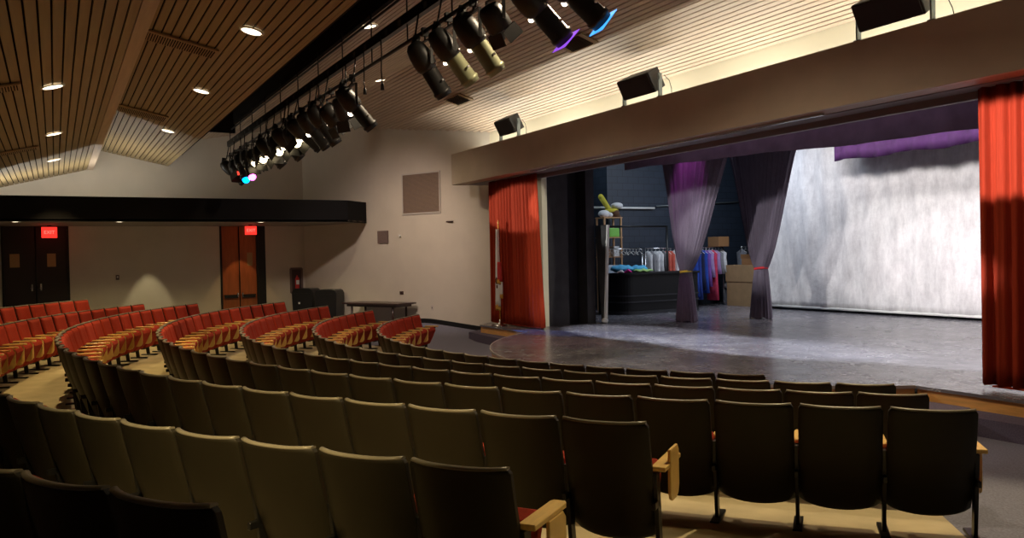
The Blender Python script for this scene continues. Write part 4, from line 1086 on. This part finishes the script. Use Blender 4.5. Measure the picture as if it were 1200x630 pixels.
rack(-8.78, 1.35, 2.75, RT, 'chrome clothes rack of bare hangers behind the left part of the counter')
rack(-8.78, 2.88, 4.4, RT, 'chrome clothes rack of pale and coral garments behind the counter')
rack(-8.78, 4.75, 6.1, RT, 'chrome clothes rack of blue and pink costumes between the tied drapes')
rack(-9.1, 7.2, 8.4, RT, 'chrome clothes rack of black garments behind the cardboard boxes')
hn = 0
for k in range(11):
    y = 1.42 + k * .122
    garment(-8.78, y, Z(.15) - .075, .40, 0, None, 'bare wire hanger, %s from the left on the first clothes rack' % ordn[k], group='bare hangers on the first clothes rack', rz=.3 * ((k % 3) - 1))
cl = [('gwhite', 'white shirt', .9), ('ggrey', 'grey shirt', .85), ('gwhite', 'long white shirt', 1.0), ('gwhite', 'off white blouse', .8), ('ggrey', 'dark grey vest', .7), ('gcoral', 'coral blouse', .9), ('gcoral', 'coral dress', 1.05), ('gwhite', 'white jacket', .9)]
for k, (c_, nm, h) in enumerate(cl): garment(-8.78, 2.98 + k * .15, Z(.15) - .075, .44, h, M[c_], '%s, %s garment from the left on the second clothes rack' % (nm, ordn[k]), group='garments on the second clothes rack')
cl = [('groyal', 'royal blue robe', 1.5), ('gblue', 'dark blue gown', 1.6), ('gnavy', 'navy coat', 1.3), ('groyal', 'bright blue dress', 1.4), ('gpurple', 'purple dress', 1.2), ('glilac', 'lilac blouse', .9), ('gpink', 'long pink red dress', 1.65), ('glilac', 'pale lilac shirt', .8), ('ggrey', 'grey shirt', .8), ('gwhite', 'white shirt', .75)]
for k, (c_, nm, h) in enumerate(cl): garment(-8.78, 4.82 + k * .135, Z(.15) - .075, .46, h, M[c_], '%s, %s garment from the left on the third clothes rack' % (nm, ordn[k]), flare=.05, group='garments on the third clothes rack')
for k in range(6): garment(-9.1, 7.25 + k * .17, Z(.15) - .075, .46, .9, M['gblack' if k % 2 else 'ggrey'], 'dark garment, %s from the left on the fourth clothes rack behind the boxes' % ordn[k], group='garments on the fourth clothes rack')
# clothes heap on the counter
def heap(label, c, r, m):
    bm = NB(); blob(bm, c, r, seg=16)
    for v in bm.verts: v.co += Vector((math.sin(v.co.y * 31) * .015, math.sin(v.co.z * 43 + v.co.x * 20) * .02, math.sin(v.co.y * 23 + v.co.x * 17) * .02))
    tag(obj('folded_cloth', bm, m), label, 'cloth', 'coloured cloths heaped on the counter')
CTZ = ZS + 1.20
heap('bright blue cloth heaped on the left end of the bar counter', (-7.95, 1.35, CTZ + .12), (.28, .38, .11), M['gaqua'])
heap('aqua blue cloth folded on the bar counter, right of the bright blue one', (-7.95, 1.95, CTZ + .11), (.25, .30, .10), M['gaqua'])
heap('lime green cloth under the blue cloths on the bar counter', (-7.65, 1.9, CTZ + .05), (.18, .34, .05), M['glime'])
heap('magenta cloth hanging at the counter edge', (-7.60, 1.30, CTZ + .05), (.10, .12, .05), M['gmagenta'])
heap('small white cloth at the left corner of the bar counter', (-7.62, 1.05, CTZ + .035), (.10, .09, .035), M['gwhite'])

def carton(name, label, x0, x1, y0, y1, z0, z1, m, openflap=False):
    T = thing(name, label, 'cardboard box', ((x0 + x1) / 2, (y0 + y1) / 2, z0)); a, b, h = (x1 - x0) / 2, (y1 - y0) / 2, z1 - z0
    bm = NB(); box(bm, -a, a, -b, b, 0, h); obj('carton', bm, m, T, bevel=.006)
    bm = NB(); box(bm, -.03, .03, -b - .002, b + .002, h, h + .002) if not openflap else [box(bm, s * a - .01, s * a + .01, -b, b, h, h + .14, Matrix.Translation((s * .03, 0, 0))) for s in (-1, 1)]
    obj('tape' if not openflap else 'flap', bm, M['card2'], T)
carton('cardboard_box', 'large upper cardboard box stacked beside the red tied drape', -8.58, -6.90, 6.0, 6.8, Z(-.98), Z(-.44), M['card'])
carton('cardboard_box', 'large lower cardboard box on the floor beside the red tied drape', -8.55, -6.95, 6.02, 6.78, ZS, Z(-.98), M['card'])
carton('cardboard_box', 'open brown carton on top of the large stacked boxes', -8.1, -7.4, 6.25, 6.65, Z(-.44), Z(-.24), M['card2'], True)
bm = NB(); box(bm, -9.2, -8.8, 6.3, 6.75, Z(.22), Z(.24)); 
carton('cardboard_box', 'small cardboard box set on top of the costume rack', -9.0, -8.5, 5.65, 6.1, Z(.15) + .02, Z(.15) + .34, M['card2'])
bm.free()
bm = NB(); box(bm, -8.95, -8.62, 6.25, 6.85, ZS, ZS + .50); prop('storage_tub', 'grey clear tub on the floor left of the large cardboard boxes', 'storage tub', bm, M['ggrey'], bevel=.03)
bm = NB(); blob(bm, (-8.78, 6.5, ZS + .64), (.20, .34, .15)); prop('laundry_bag', 'white bag bulging on top of the clear tub', 'bag', bm, M['whitecloth'])
